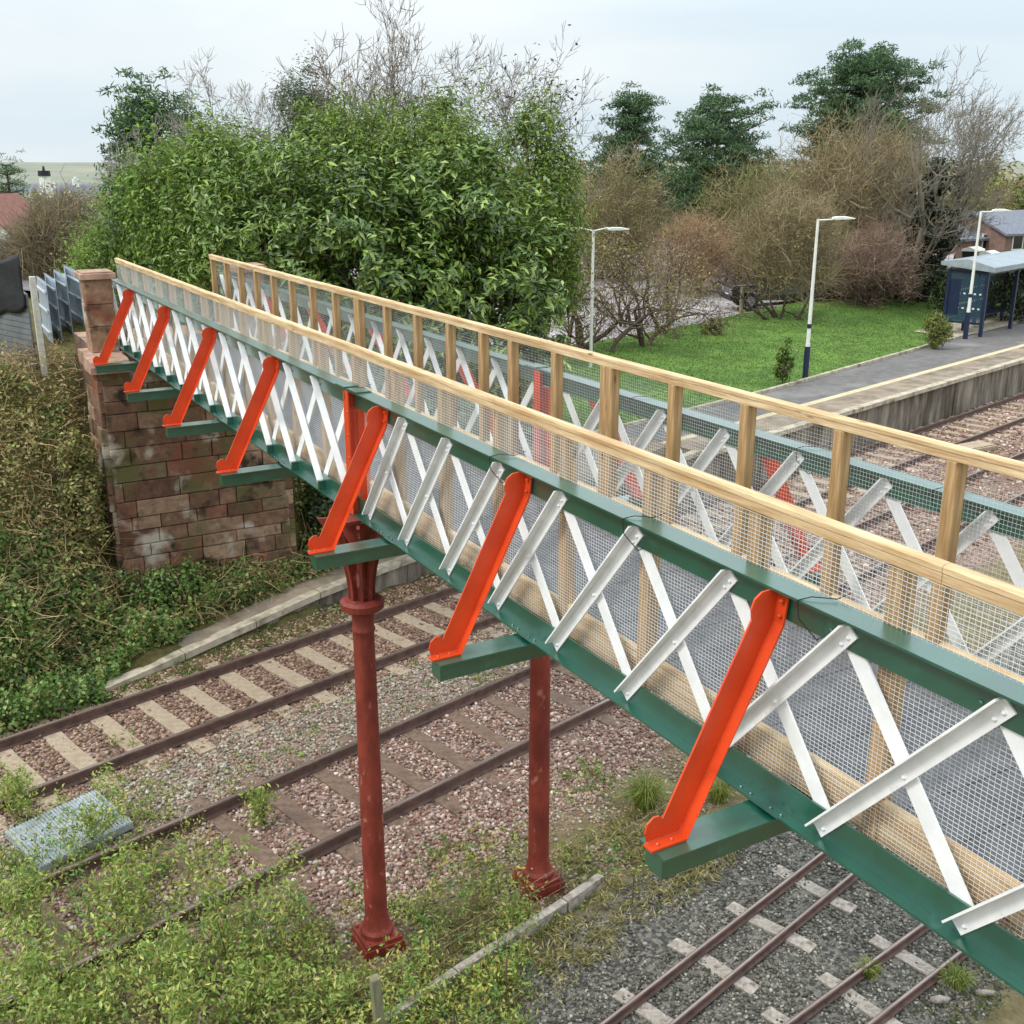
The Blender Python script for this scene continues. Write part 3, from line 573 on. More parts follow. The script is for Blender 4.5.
def leaves_mesh(name, C, nrm, L, W, pal, m, jit=.25, idx=None, offset=None):
    V, T = leaf_arr(C, nrm, L, W); pal = np.array(pal)[:,:3]; N = len(C)
    k = rg.integers(0, len(pal), N)
    if idx is not None: k = np.where(rg.random(N) < .72, idx % len(pal), k)
    cc = pal[k]*rg.uniform(1-jit, 1+jit, (N,1))
    if offset is not None: V = V-offset
    return fast_mesh(name, V, [T], m, np.repeat(cc, 4, 0))
def clumps(center, rad, ncl, nl, spread, shell=.55, lumps=5, flat=0):
    """leaf positions: clumps spread through a lumpy ellipsoid"""
    center = np.array(center, float); rad = np.array(rad, float)
    d = rand_dirs(ncl); lob = rand_dirs(lumps); amp = 1+.28*np.max(d@lob.T, 1)-.22+.12*rg.normal(size=ncl)
    rr = (shell+(1-shell)*rg.random(ncl)**.6)*amp; cc = center+d*rad*rr[:,None]; cc[:,2] = np.maximum(cc[:,2], center[2]-rad[2]*.92+flat)
    k = rg.integers(0, ncl, nl); sp = spread*rg.uniform(.5, 1.3, ncl)[k][:,None]; dd = rand_dirs(nl)*rg.random((nl,1))**.5
    P = cc[k]+dd*sp; nrm = dd*.7+(P-center)/np.linalg.norm(P-center, axis=1)[:,None]*.5+rand_dirs(nl)*.55+np.array([0,0,.35]); nrm /= np.linalg.norm(nrm, axis=1)[:,None]
    return P, nrm, cc
class Wood:                       # fast tapered branches
    def __init__(s): s.P0=[]; s.P1=[]; s.R0=[]; s.R1=[]
    def seg(s, a, b, r0, r1): s.P0.append(a); s.P1.append(b); s.R0.append(r0); s.R1.append(r1)
    def mesh(s, name, m, c, off, n=5, jit=.2):
        A = np.array(s.P0)-off; B = np.array(s.P1)-off; r0 = np.array(s.R0)[:,None]; r1 = np.array(s.R1)[:,None]; d = B-A; d /= np.linalg.norm(d, axis=1)[:,None]+1e-9
        ref = np.where(np.abs(d[:,2:3]) < .9, np.array([[0,0,1.]]), np.array([[1.,0,0]])); a = np.cross(d, ref); a /= np.linalg.norm(a, axis=1)[:,None]; u = np.cross(a, d); q = []
        for p, r in ((A, r0), (B, r1)):
            for i in range(n): t = 2*math.pi*i/n; q.append(p+(a*math.cos(t)+u*math.sin(t))*r)
        N = len(A); V = np.stack(q, 1).reshape(-1, 3); base = np.arange(N)*2*n
        Fq = np.concatenate([np.stack([base+i, base+(i+1)%n, base+n+(i+1)%n, base+n+i], 1) for i in range(n)])
        cc = np.array(c)[None,:3]*rg.uniform(1-jit, 1+jit, (N,1)); return fast_mesh(name, V, [Fq], m, np.repeat(cc, 2*n, 0), smooth=True)
def grow(w, p, d, L, r, lv, bend=.25, split=3, up=.1, shrink=.68, tips=None, wind=None, segs=3, rmin=.006):
    p = np.array(p, float); d = np.array(d, float)
    for i in range(segs):
        d = d+rg.normal(size=3)*bend*.5+np.array([0,0,up*.5])
        if wind is not None: d = d+wind*.3
        d /= np.linalg.norm(d); q = p+d*L/segs; r1 = max(rmin*.7, r*.84); w.seg(p, q, r, r1); p, r = q, r1
        if lv > 0 and i < segs-1 and rg.random() < .75:
            e = d+rg.normal(size=3)*.8; e /= np.linalg.norm(e); grow(w, p, e, L*shrink*rg.uniform(.6,1), max(rmin, r*.5), lv-1, bend, split, up, shrink, tips, wind, segs, rmin)
    if lv > 0:
        for k in range(split):
            e = d+rg.normal(size=3)*.55; e /= np.linalg.norm(e); grow(w, p, e, L*shrink*rg.uniform(.75,1.1), max(rmin, r*.62), lv-1, bend, split, up, shrink, tips, wind, segs, rmin)
    elif tips is not None: tips.append(p)
def tree(name, base, label, cat, crowns, pal, lm=M_LEAF, leaf=(.12,.05), trunk_r=.15, trunk_h=2, group=None, shell=.5, limbs=True, bark=S(96,84,70), spread=.5, dark=None):
    base = np.array(base, float); t = thing(name, tuple(base), label, cat, group); w = Wood()
    Ps, Ns = [], []
    top = base+np.array([rg.normal()*.1, rg.normal()*.1, trunk_h])
    w.seg(base-np.array([0,0,.3]), base+(top-base)*.5, trunk_r, trunk_r*.85); w.seg(base+(top-base)*.5, top, trunk_r*.85, trunk_r*.7)
    for (c, rad, ncl, nl) in crowns:
        c = base+np.array(c, float); P, nr, cc = clumps(c, rad, ncl, nl, spread, shell); Ps.append(P); Ns.append(nr)
        if limbs:
            for k in range(0, len(cc), max(1, len(cc)//26)):
                m_ = top*.45+cc[k]*.55+rg.normal(size=3)*.15; w.seg(top+rg.normal(size=3)*.05, m_, trunk_r*.4, trunk_r*.2); w.seg(m_, cc[k], trunk_r*.2, .012)
    link('trunk', w.mesh('trunk', M_TWIG, bark, base), t)
    P = np.concatenate(Ps); nr = np.concatenate(Ns); N = len(P)
    L = rg.uniform(.7, 1.3, N)*leaf[0]; link('crown', leaves_mesh('crown', P, nr, L, L*leaf[1]/leaf[0], pal, lm, offset=base), t)
    return t
def bare_tree(name, base, label, cat, stems, L, r, lv, c=S(112,100,88), leafy=0, pal=None, leaf=(.1,.05), wind=None, up=.1, bend=.25, split=3, spreadd=.4, lean=(0,0,0), group=None, shrink=.68, rmin=.0065, lm=M_LEAF, segs=3):
    base = np.array(base, float); t = thing(name, tuple(base), label, cat, group); w = Wood(); tips = []
    for k in range(stems):
        d = np.array([rg.normal()*spreadd, rg.normal()*spreadd, 1.0])+np.array(lean); d /= np.linalg.norm(d)
        grow(w, base+np.array([rg.normal()*.12*(stems > 1), rg.normal()*.12*(stems > 1), -.2]), d, L, r, lv, bend, split, up, shrink, tips, wind, segs, rmin)
    link('trunk', w.mesh('trunk', M_TWIG, c, base, n=4), t)
    if leafy and tips:
        T = np.array(tips); k = rg.integers(0, len(T), leafy); P = T[k]+rg.normal(size=(leafy,3))*.22; nr = rand_dirs(leafy)
        Ls = rg.uniform(.7,1.3,leafy)*leaf[0]; link('crown', leaves_mesh('crown', P, nr, Ls, Ls*leaf[1]/leaf[0], pal, lm, offset=base), t)
    return t
def twigs_mesh(name, C, D, L, r, pal, off):
    w = Wood()
    for c, d, l in zip(C, D, L):
        d2 = d+rg.normal(size=3)*.35; d2 /= np.linalg.norm(d2); m_ = c+d*l*.5; w.seg(c, m_, r, r*.8); w.seg(m_, m_+d2*l*.5, r*.8, r*.4)
    me = w.mesh(name, M_TWIG, (1,1,1), off, n=3, jit=.0)
    N = len(C)*2; p = np.array(pal)[:,:3]; cc = np.repeat(p[rg.integers(0,len(p),len(C))]*rg.uniform(.7,1.3,(len(C),1)), 2, 0); full = np.ones((N*6,4), np.float32); full[:,:3] = np.repeat(cc, 6, 0)
    me.color_attributes['Col'].data.foreach_set('color', full.ravel()); return me
def scrub(name, base, label, cat, rad, ntw, nlf, tpal, lpal, group=None, zc=.9, tl=.7, leaf=(.09,.05), stems=5, r=.008):
    """leafless thorny shrub: stems, dense twigs radiating outward and a few leaves"""
    base = np.array(base, float); rad = np.array(rad, float); t = thing(name, tuple(base), label, cat, group); w = Wood()
    c = base+np.array([0,0,rad[2]*zc])
    for k in range(stems):
        d = np.array([rg.normal()*.5, rg.normal()*.5, 1]); d /= np.linalg.norm(d); grow(w, base+rg.normal(size=3)*np.array([.25,.25,0]), d, rad[2]*.75, .07, 2, .4, 3, .05, .7, None, None, 3, .012)
    link('trunk', w.mesh('trunk', M_TWIG, S(84,70,58), base, n=4), t)
    P, nr, cc = clumps(c, rad*.84, 90, ntw, rad.min()*.34, .2, 9); P[:,2] += (rg.random(ntw)**4)*rad[2]*.3; d = (P-base)/np.linalg.norm(P-base, axis=1)[:,None]*.7+rand_dirs(ntw)*.95; d /= np.linalg.norm(d, axis=1)[:,None]
    link('twigs', twigs_mesh('twigs', P, d, rg.uniform(.5,1.3,ntw)*tl, r, tpal, base), t)
    if nlf:
        P, nr, cc = clumps(c, rad*.95, 110, nlf, rad.min()*.3, .4, 6); L = rg.uniform(.7,1.3,nlf)*leaf[0]
        link('crown', leaves_mesh('crown', P, nr, L, L*leaf[1]/leaf[0], lpal, M_LEAF, offset=base), t)
    return t
# palettes
LAUREL = [S(80,106,36), S(100,130,46), S(124,150,58), S(58,82,28), S(152,170,82), S(86,114,40)]
OLIVE = [S(110,130,52), S(130,148,64), S(94,114,46), S(150,162,80), S(84,100,44)]
LIME = [S(112,146,48), S(134,164,62), S(92,128,40), S(152,176,84)]
PINE = [S(76,104,66), S(94,122,80), S(62,88,58), S(112,138,92)]
BRN = [S(160,142,108), S(142,122,92), S(178,160,126), S(120,104,78), S(150,142,100)]
BRNL = [S(146,136,80), S(128,122,70), S(164,150,94), S(114,114,62), S(166,136,96)]
GBR = [S(124,112,92), S(146,132,110), S(104,94,78)]
# ------------------------------------------------------------------ laurels and hedge right of the far end
def bush(x, D, py, wpx, label, pal, lm, leaf, ncl, nl, zb=None, name='laurel_bush', cat='bush', group=None, dep=None, shell=.55, spread=.55, both=False, py1=None):
    b = at(x, D, 0); b[2] = gz(b[0], b[1]) if zb is None else zb; topz = zof(py, D, x); rw = wpx/2/F_PX*D; h = topz-b[2]
    return tree(name, b, label, cat, [((0,0,h*.5), (rw*1.02, (dep or rw), h*.52), ncl, nl)], pal, lm, leaf, trunk_r=min(.12, rw*.1), trunk_h=h*.35, group=group, shell=shell, spread=spread)
bush(472, 21.5, 140, 160, 'big dark glossy laurel at the right end of the hedge, against the car park', LAUREL, M_GLOSS, (.19,.06), 330, 27000, dep=2.0, spread=.36, shell=.4)
bush(375, 21.0, 160, 215, 'widest dark laurel in the middle of the hedge, behind the far handrail', LAUREL, M_GLOSS, (.19,.06), 380, 31000, dep=2.0, spread=.36, shell=.4)
bush(262, 22.5, 150, 170, 'mid green laurel left of the middle one, above the end of the far handrail', LAUREL[:3]+OLIVE[:2]+LIME[:1], M_GLOSS, (.16,.05), 300, 22000, dep=1.9, spread=.36, shell=.4)
bush(185, 25, 132, 120, 'bright green bush behind the steel fence, between the pillar and the laurels', LIME[:2]+OLIVE[:2]+LAUREL[:2], M_LEAF, (.13,.055), 230, 13000, dep=1.8, name='green_bush')
bush(92, 31, 205, 62, 'low yellow green bush left of the stone pillar cap', LIME, M_LEAF, (.10,.03), 120, 8000, dep=1.2, name='yellow_bush', zb=2.9)
bush(138, 29, 165, 80, 'dark leafy bush growing tall just behind the stone pillar', LAUREL[:4]+OLIVE[:1], M_LEAF, (.14,.06), 160, 9000, dep=1.5, name='dark_bush', zb=3.4)
# taller trees behind the laurels
def otree(x, D, py, wpx, label, pal, leaf, ncl, nl, name, zb=2.5, hfrac=.55, lm=M_LEAF, shell=.35, spread=.5, cat='tree', tr=.18):
    b = at(x, D, zb); topz = zof(py, D, x); rw = wpx/2/F_PX*D; h = topz-zb; ch = h*hfrac
    cr = [((0,0,h-ch*.5), (rw*.8,rw*.8,ch*.5), ncl, nl), ((rw*.35,-rw*.2,h-ch*.62), (rw*.6,rw*.6,ch*.3), ncl//3, nl//4), ((-rw*.4,rw*.1,h-ch*.7), (rw*.6,rw*.6,ch*.28), ncl//3, nl//4)]
    return tree(name, b, label, cat, cr, pal, lm, leaf, trunk_r=tr, trunk_h=h*.45, shell=shell, spread=spread)
otree(430, 24.5, 84, 190, 'olive green tree rising behind the middle of the laurel hedge', OLIVE+LIME[:2], (.12,.035), 240, 24000, 'willow_tree')
otree(538, 27, 92, 100, 'yellow green tree right of the laurels with open airy crown', OLIVE+LIME[:2], (.12,.045), 200, 15000, 'willow_tree', zb=1.3, hfrac=.75)
otree(310, 30, 34, 90, 'grey green narrow tree standing tallest on the left of the hedge', [S(84,100,66), S(104,118,84), S(66,82,54)], (.12,.03), 170, 13000, 'eucalyptus_tree', hfrac=.7, shell=.3)
otree(335, 24, 92, 150, 'light olive tree crown between the narrow tree and the tallest bare twigs', OLIVE+LIME[:2], (.11,.035), 180, 15000, 'willow_tree')
otree(222, 25, 108, 120, 'olive hedge tree behind the mid green laurel', OLIVE+LIME, (.11,.04), 150, 11000, 'olive_tree', zb=3)
# bare trees poking out
def btree(x, D, py, label, L, lv, name='bare_tree', zb=2.5, seed=None, **k):
    global rg
    if seed: rg = np.random.default_rng(seed)
    b = at(x, D, zb); return bare_tree(name, b, label, 'tree', k.pop('stems', 1), L, k.pop('r', .14), lv, **k)
btree(385, 29, 0, 'bare upright tree with fine vertical twigs above the hedge centre', 3.6, 5, c=S(128,116,104), r=.10, up=.3, spreadd=.12, shrink=.64, bend=.28, stems=3, seed=5)
btree(478, 31, 15, 'bare spreading tree with last dark leaves above the right laurels', 3.2, 5, c=S(110,98,88), r=.12, up=.16, spreadd=.3, leafy=700, pal=[S(86,70,58), S(104,92,60)], leaf=(.13,.06), shrink=.67, stems=2, seed=14, lean=(-.08,.06,0))
btree(240, 33, 70, 'small bare tree with thin whitish branches left of the narrow tree', 2.7, 5, c=S(158,150,140), r=.08, up=.25, zb=3.5, shrink=.64, spreadd=.15, stems=3, seed=21)
btree(552, 34, 120, 'slim bare tree with brown leaves at the right edge of the hedge', 2.0, 4, c=S(116,102,86), r=.09, zb=1.3, leafy=1500, pal=BRNL, shrink=.68, stems=2, spreadd=.2, seed=33)
rg = np.random.default_rng(77)
# ------------------------------------------------------------------ pines
def pine(x, D, py, wpx, label, zb=2, layers=9, tufts=26, nl=11000, bottom=.25, lean=0, roundt=False):
    b = at(x, D, zb); h = zof(py, D, x)-zb; rw = wpx/2/F_PX*D*.95; nl = int(nl*1.25); t = thing('pine_tree', tuple(b), label, 'pine tree'); w = Wood(); C = []
    p = b.copy(); top = b+np.array([lean,0,h*.97]); k = 10
    for i in range(k): a_ = b+(top-b)*i/k; b_ = b+(top-b)*(i+1)/k; w.seg(a_, b_, .28*(1-i/k)+.04, .28*(1-(i+1)/k)+.04)
    for l in range(layers):
        f = bottom+(1-bottom)*l/(layers-1); pr = (math.sqrt(max(0,1-(f-.45)**2/.36)) if roundt else (1-.82*(f-bottom)/(1-bottom))); m = max(4, int(7*pr+2))
        for j in range(m):
            an = 2*math.pi*(j+rg.random()*.7)/m+l; L = rw*pr*rg.uniform(.6,1.12); o = b+(top-b)*f; e = o+np.array([math.cos(an)*L, math.sin(an)*L, L*rg.uniform(.05,.4)])
            mid_ = (o+e)/2-np.array([0,0,L*.06]); w.seg(o, mid_, .07, .045); w.seg(mid_, e, .045, .02)
            for q in np.linspace(.35, 1, 5): C.append(o+(e-o)*q+rg.normal(size=3)*.45)
    C = np.array(C); nC = len(C); ki = rg.integers(0, nC, nl); dd = rand_dirs(nl); dd[:,2] = np.abs(dd[:,2])*.7; P = C[ki]+dd*rg.random((nl,1))**.5*np.array([.6,.6,.55])*max(1,rw/3.0)
    nr = rand_dirs(nl); link('trunk', w.mesh('trunk', M_TWIG, S(92,76,64), b), t)
    Ls = rg.uniform(.7,1.3,nl)*.30; link('crown', leaves_mesh('crown', P, nr, Ls, Ls*.2, PINE, M_LEAF, offset=b), t); return t
pine(630, 70, 98, 118, 'tall pointed dark pine beyond the car park', layers=13, bottom=.2, nl=17000)
pine(716, 64, 108, 118, 'broad dark pine right of the pointed one beyond the car park', layers=11, bottom=.2, roundt=True, nl=19000)
pine(858, 66, 56, 128, 'largest round topped pine rising above the brown scrub', layers=13, nl=30000, bottom=.38, roundt=True)
pine(146, 48, 100, 62, 'dark pine on the left showing over the green bushes', zb=3, layers=9, nl=8000, bottom=.4, roundt=True)
pine(189, 52, 113, 34, 'small slim pine just right of the left dark pine', zb=3, layers=7, nl=3500, bottom=.4, roundt=True)
pine(6, 120, 163, 40, 'dark distant pine at the left edge above the red roof', zb=0, layers=7, nl=3000, bottom=.3, roundt=True)
# ------------------------------------------------------------------ scrub and trees beyond the lawn
def scr(x, D, py, wpx, label, pal=BRN, lpal=BRNL, ntw=5000, nlf=2600, zb=1.3, name='scrub_tree', cat='shrub', **k):
    b = at(x, D, zb); h = zof(py, D, x)-zb; rw = wpx/2/F_PX*D; return scrub(name, b, label, cat, (rw, rw*.85, h*.53), ntw, nlf, pal, lpal, **k)
OR = [S(176,144,108), S(160,132,102), S(186,156,120), S(144,124,94)]
scr(795, 45, 212, 118, 'low dense brown thorn bush in front of the black four wheel drive', ntw=6500, nlf=2600, tl=.8, zc=1.22)
scr(845, 55, 122, 175, 'tall brown leafless scrub in the middle, under the largest pine', ntw=9000, nlf=6000, tl=1.1, r=.011)
scr(893, 62, 128, 110, 'brown green scrub left of the ivy covered trunk', pal=BRN+OLIVE[:1], lpal=BRNL+OLIVE[:2], ntw=6000, nlf=6000, tl=1.0, r=.011)
scr(750, 60, 165, 130, 'olive brown shrub behind the thorn bush, right of the broad pine', pal=BRN+OLIVE[:2], lpal=OLIVE[:2]+BRNL, ntw=5000, nlf=5000, r=.011)
scr(705, 56, 215, 130, 'orange brown bramble bank at the back of the car park', pal=OR, lpal=OR, ntw=6000, nlf=2500, tl=.8)
scr(878, 50, 225, 110, 'purplish brown twiggy bush on the edge of the lawn beside the parked cars', pal=[S(146,120,104), S(160,134,116), S(128,104,90)], ntw=5000, nlf=600)
scr(760, 72, 155, 90, 'pale olive tree in the gap between the two groups of pines', pal=OLIVE, lpal=OLIVE, ntw=2500, nlf=5500, r=.015, leaf=(.16,.08), zb=1.8)
scr(612, 62, 188, 130, 'grey green shrub band below the pointed pine', pal=GBR, lpal=OLIVE+BRNL, ntw=3500, nlf=6000, r=.014, leaf=(.15,.08))
scr(985, 98, 180, 110, 'olive brown hedge tree behind the brick house', pal=BRN, lpal=OLIVE+BRNL, ntw=3500, nlf=6500, r=.014, leaf=(.15,.08), zb=1.8)
# crooked small trees between car park and lawn
for (x, D, L, lab, px_, lf) in ((581, 37, 1.45, 'crooked multi stem bare tree beside the double headed lamp', 4, 900), (613, 36.5, 1.6, 'leaning single trunk bare tree at the left end of the lawn', 1, 900), (648, 38, 1.3, 'low forked bare tree with looping trunk on the lawn edge', 3, 500), (668, 41, 1.5, 'bushy bare tree on the lawn edge, right of the low forked one', 3, 700)):
    b = at(x, D, 1.3); bare_tree('thorn_tree', b, lab, 'tree', px_, L*1.25, .11, 4, c=S(92,76,66), leafy=lf*2, pal=BRNL+BRN, leaf=(.1,.05), bend=.5, spreadd=.45, split=2, shrink=.72, up=.16, rmin=.008)
scr(625, 43, 205, 90, 'airy olive brown thorn crown above the lamp and crooked trees', pal=BRN, lpal=BRNL+OLIVE[:1], ntw=2600, nlf=3600, zc=1.75, tl=.7)
# windswept ivy tree
b = at(936, 53, 1.6); bt = bare_tree('bare_tree', b, 'windswept bare tree leaning right over the waiting shelter, ivy round its trunk', 'tree', 5, 3.75, .24, 6, c=S(128,120,106), wind=np.array([RT[0],RT[1],.3])*.24, up=.34, spreadd=.3, shrink=.70, rmin=.009, bend=.24, split=2)
P, nr, cc = clumps(b+np.array([0,0,3.2]), (1.0,1.0,3.4), 90, 7000, .4, .3); L = rg.uniform(.7,1.3,7000)*.14; link('ivy', leaves_mesh('ivy', P, nr, L, L*.8, [S(30,46,26), S(42,60,32), S(24,36,22)], M_LEAF, offset=b), bt)
bush(905, 53, 256, 120, 'dark evergreen hedge foot behind the lawn fence', [S(36,46,26), S(50,60,34), S(70,66,42)], M_LEAF, (.14,.08), 120, 7000, zb=1.4, name='dark_hedge')
bush(1010, 52, 266, 110, 'dark evergreen hedge seen through the glass of the waiting shelter', [S(44,58,32), S(62,76,42), S(84,84,52)], M_LEAF, (.14,.08), 150, 9000, zb=1.1, name='dark_hedge')
bush(957, 41.6, 312, 22, 'small pale conical conifer beside the waiting shelter', [S(126,134,62), S(104,112,50), S(144,150,80)], M_LEAF, (.09,.035), 90, 6000, zb=1.05, name='dwarf_conifer', spread=.2, shell=.2)
bush(799, 33.4, 340, 17, 'tiny dark shrub at the foot of the nearer platform lamp', LAUREL[:4]+OLIVE[:2], M_LEAF, (.07,.04), 70, 3500, zb=1.05, name='small_shrub', spread=.13, shell=.2)
bush(722, 41, 318, 24, 'clump of pale weeds at the top edge of the lawn', OLIVE+BRNL, M_LEAF, (.1,.03), 50, 900, zb=1.3, name='weed_clump', spread=.2)
# distant woods right and behind
def wood(label, pts, zb, pal, h, n, leaf=.5):
    Ps = []; Ns = []
    for (x, D, py) in pts:
        b = at(x, D, zb); hh = zof(py, D, x)-zb; P, nr, cc = clumps(b+np.array([0,0,hh*.5]), (h, h, hh*.52), 60, n, h*.3, .4); Ps.append(P); Ns.append(nr)
    P = np.concatenate(Ps); N_ = len(P); L = rg.uniform(.6,1.3,N_)*leaf
    o = link('woodland', leaves_mesh('woodland', P, np.concatenate(Ns), L, L*.6, pal, M_LEAF)); return tag(o, label, 'woodland', kind='stuff')
wood('far belt of mixed olive and brown woodland behind the station car park', [(x, 105+rnd.uniform(-8,8), 172+rnd.uniform(-10,8)) for x in range(560, 1120, 22)], 1.5, OLIVE[:3]+BRNL+BRN, 5, 1500)
wood('low far trees between the town and the hedge on the left', [(x, 150+rnd.uniform(-20,20), 190+rnd.uniform(-4,6)) for x in range(-40, 150, 16)], -2.5, BRN+OLIVE[:2], 5, 900)
wood('distant woodland hidden behind the laurel hedge', [(x, 90, 180+rnd.uniform(-8,6)) for x in range(180, 560, 24)], 1.5, OLIVE, 5, 600)
# left brown scrub
scr(52, 37, 212, 90, 'pale brown leafless thicket above the green fence gap, left of the yellow bush', pal=GBR+BRN, lpal=BRNL, ntw=6500, nlf=1200, zb=2.8, tl=.8, r=.008)
scr(10, 42, 235, 60, 'brown scrub behind the black tarpaulin at the left edge', pal=GBR, lpal=BRNL+OLIVE, ntw=3000, nlf=1800, zb=2.8)
scr(58, 70, 195, 70, 'farther grey thicket below the white tower', pal=GBR, lpal=BRNL, ntw=4000, nlf=700, zb=1.5, r=.015, tl=1.2)
# ------------------------------------------------------------------ embankment cover
def cover(name, n, fn, L, W, pal, label, m=M_LEAF, lift=.12, stuff=True, up=.7, cat='ground cover'):
    x, y = fn(n); z = gz(x, y)+rg.random(len(x))**1.3*lift*(.3+1.8*fbm(x*2,y*2)); P = np.stack([x,y,z],1); N_ = len(P)
    nr = rand_dirs(N_)*.7+np.array([0,-.25,up]); nr /= np.linalg.norm(nr,axis=1)[:,None]; Ls = rg.uniform(.6,1.4,N_)*L
    return tag(link(name, leaves_mesh(name, P, nr, Ls, Ls*W/L, pal, m, idx=(fbm(x*1.3+5,y*1.3)*16).astype(int))), label, cat, kind='stuff')
def region(s0, s1, n0, n1, f):
    def g(n):
        s = rg.uniform(s0, s1, n); nn_ = rg.uniform(n0, n1, n); k = f(s, nn_); s, nn_ = s[k], nn_[k]; return s*TD[0]+nn_*TN[0], s*TD[1]+nn_*TN[1]
    return g
def not_abut(s, n): x = s*TD[0]+n*TN[0]; y = s*TD[1]+n*TN[1]; return ~((x > 2.7)&(x < 6)&(y > 18.15))
def ramp_ok(s, n): return (n > re_(s)+.62-.5*np.clip((8.2-s)/2.2,0,1)+.35*(fbm(s*3,n)-.5))|(s < 5.8)
IVY = [S(102,134,58), S(126,156,78), S(84,114,50), S(150,172,98), S(70,94,44)]
IVY2 = [S(142,146,76), S(164,162,92), S(118,126,62), S(180,172,112), S(96,106,52)]
cover('ivy_cover', 62000, region(1, 17, 14.35, 19.5, lambda s, n: ramp_ok(s,n)&not_abut(s,n)&((fbm(s*.8+3, n*.8) > .47)|(n < 16.2))), .07, .05, IVY+IVY2, 'green ivy and bramble leaves covering the railway bank', lift=.3)
cover('ivy_cover', 46000, region(1, 14, 14.3, 17.0, lambda s, n: not_abut(s,n)&ramp_ok(s,n)&(n < np.where(s < 6.2, 17, re_(s)+1.7))&(fbm(s, n) > .3)), .075, .05, IVY, 'brighter green nettles and ivy at the foot of the bank on the left', lift=.35)
cover('dead_leaves', 34000, region(1, 17, 14.9, 20, lambda s, n: ramp_ok(s,n)&not_abut(s,n)), .07, .035, [S(176,158,104), S(196,176,126), S(150,134,88), S(168,158,100)], 'brown dead bracken leaves on the upper bank', lift=.35)
# tangled dead stems
x, y = region(1, 16, 15.3, 19.8, lambda s, n: not_abut(s,n)&(fbm(s*.9, n*.9+5) > .36)&ramp_ok(s,n))(11000); P = np.stack([x,y,gz(x,y)+rg.random(len(x))*.35],1); d = rand_dirs(len(x))*np.array([1,1,.6]); d /= np.linalg.norm(d,axis=1)[:,None]
tag(link('dead_stems', twigs_mesh('dead_stems', P, d, rg.uniform(.25,.8,len(x)), .006, [S(176,150,106), S(150,124,84), S(196,170,124), S(128,104,72)], np.zeros(3))), 'tangle of dry tan bramble stems over the bank', 'dead stems', kind='stuff')
tree('olive_shrub', (2.35, 18.35, 1.3), 'olive brown shrub climbing the left edge of the abutment wall', 'shrub', [((0,0,.8),(.34,.5,1.15),90,4200)], IVY2+BRNL, M_LEAF, (.07,.04), .03, .8, spread=.18)
tree('green_shrub', (3.3, 17.6, .5), 'low green shrub at the foot of the abutment wall', 'shrub', [((0,0,.15),(.8,.35,.4),60,2200)], IVY, M_LEAF, (.07,.045), .02, .2, spread=.18)
# ivy shrubs beside the abutment and shed
bush(318, 20.0, 490, 70, 'dark shrub under the bridge, right of the abutment wall', [S(48,62,36), S(66,84,46), S(90,104,62)], M_GLOSS, (.10,.06), 90, 5000, name='dark_shrub', zb=.9, spread=.3)
b = on_z(18, 385, 3.0); tree('ivy_shrub', (b[0], b[1], 2.6), 'dark ivy shrub with pale woody stems against the grey shed', 'shrub', [((0,0,.55),(.55,.5,.8),80,4200)], [S(40,58,34), S(56,78,42), S(80,96,60)], M_GLOSS, (.09,.06), .05, .7, spread=.2, bark=S(160,148,118))
# ------------------------------------------------------------------ foreground weeds
WEED = [S(160,178,84), S(182,194,104), S(134,162,72), S(200,200,126), S(172,180,98), S(118,156,80), S(186,182,92), S(140,170,76)]
def weeds(n, reg, hmax, label, pal, L=.052, W=.022, name='weeds'):
    x, y = reg(n); Ps=[]; Ns=[]; w = Wood()
    z0 = gz(x, y); H = hmax*rg.uniform(.2,1,len(x))**1.5*(.5+1.1*fbm(x*1.1+3,y*1.1)); keepc = (np.hypot(x-XA,y-8.6) > .42)&(np.hypot(x-XB,y-8.6) > .4); x, y, z0, H = x[keepc], y[keepc], z0[keepc], H[keepc]; pi_ = (fbm(x*1.6,y*1.6+11)*9).astype(int)+rg.integers(0,2,len(x)); Is = []
    for i in range(len(x)):
        lean = rg.normal(size=2)*.12; b = np.array([x[i],y[i],z0[i]]); tp = b+np.array([lean[0],lean[1],H[i]]); w.seg(b, tp, .0035, .002)
        k = int(5+H[i]*46); t = rg.random(k)**.8; Is.append(np.full(k, pi_[i])); Ps.append(b+(tp-b)*t[:,None]+rg.normal(size=(k,3))*np.array([.035,.035,.01])*(1+H[i]*1.2))
    P = np.concatenate(Ps); N_ = len(P); nr = rand_dirs(N_)*.8+np.array([0,0,.5]); nr /= np.linalg.norm(nr,axis=1)[:,None]; Ls = rg.uniform(.6,1.4,N_)*L
    o = tag(link(name, leaves_mesh(name, P, nr, Ls, Ls*W/L, pal, M_LEAF, idx=np.concatenate(Is))), label, 'weeds', kind='stuff')
    tag(link('weed_stems', w.mesh('weed_stems', M_TWIG, S(120,112,66), np.zeros(3), n=3)), 'thin stems of '+label, 'weed stems', kind='stuff')
weeds(4300, region(1.6, 7.0, 3.5, 8.7, lambda s, n: (n < 8.9-.45*np.maximum(0,s-3.4))&(s < 4.9+1.1*(n-5))&(fbm(s*1.5,n*1.5) > .32+.06*np.clip(s-3.8,0,2))), .40, 'yellow green weeds filling the bottom left foreground', WEED)
weeds(1000, region(1.4, 5.2, 8.3, 11.3, lambda s, n: (fbm(s*1.3+2,n*1.3) > .46)&(s < 5.6-.2*(n-8))), .38, 'weeds growing up through the second track on the left', WEED)
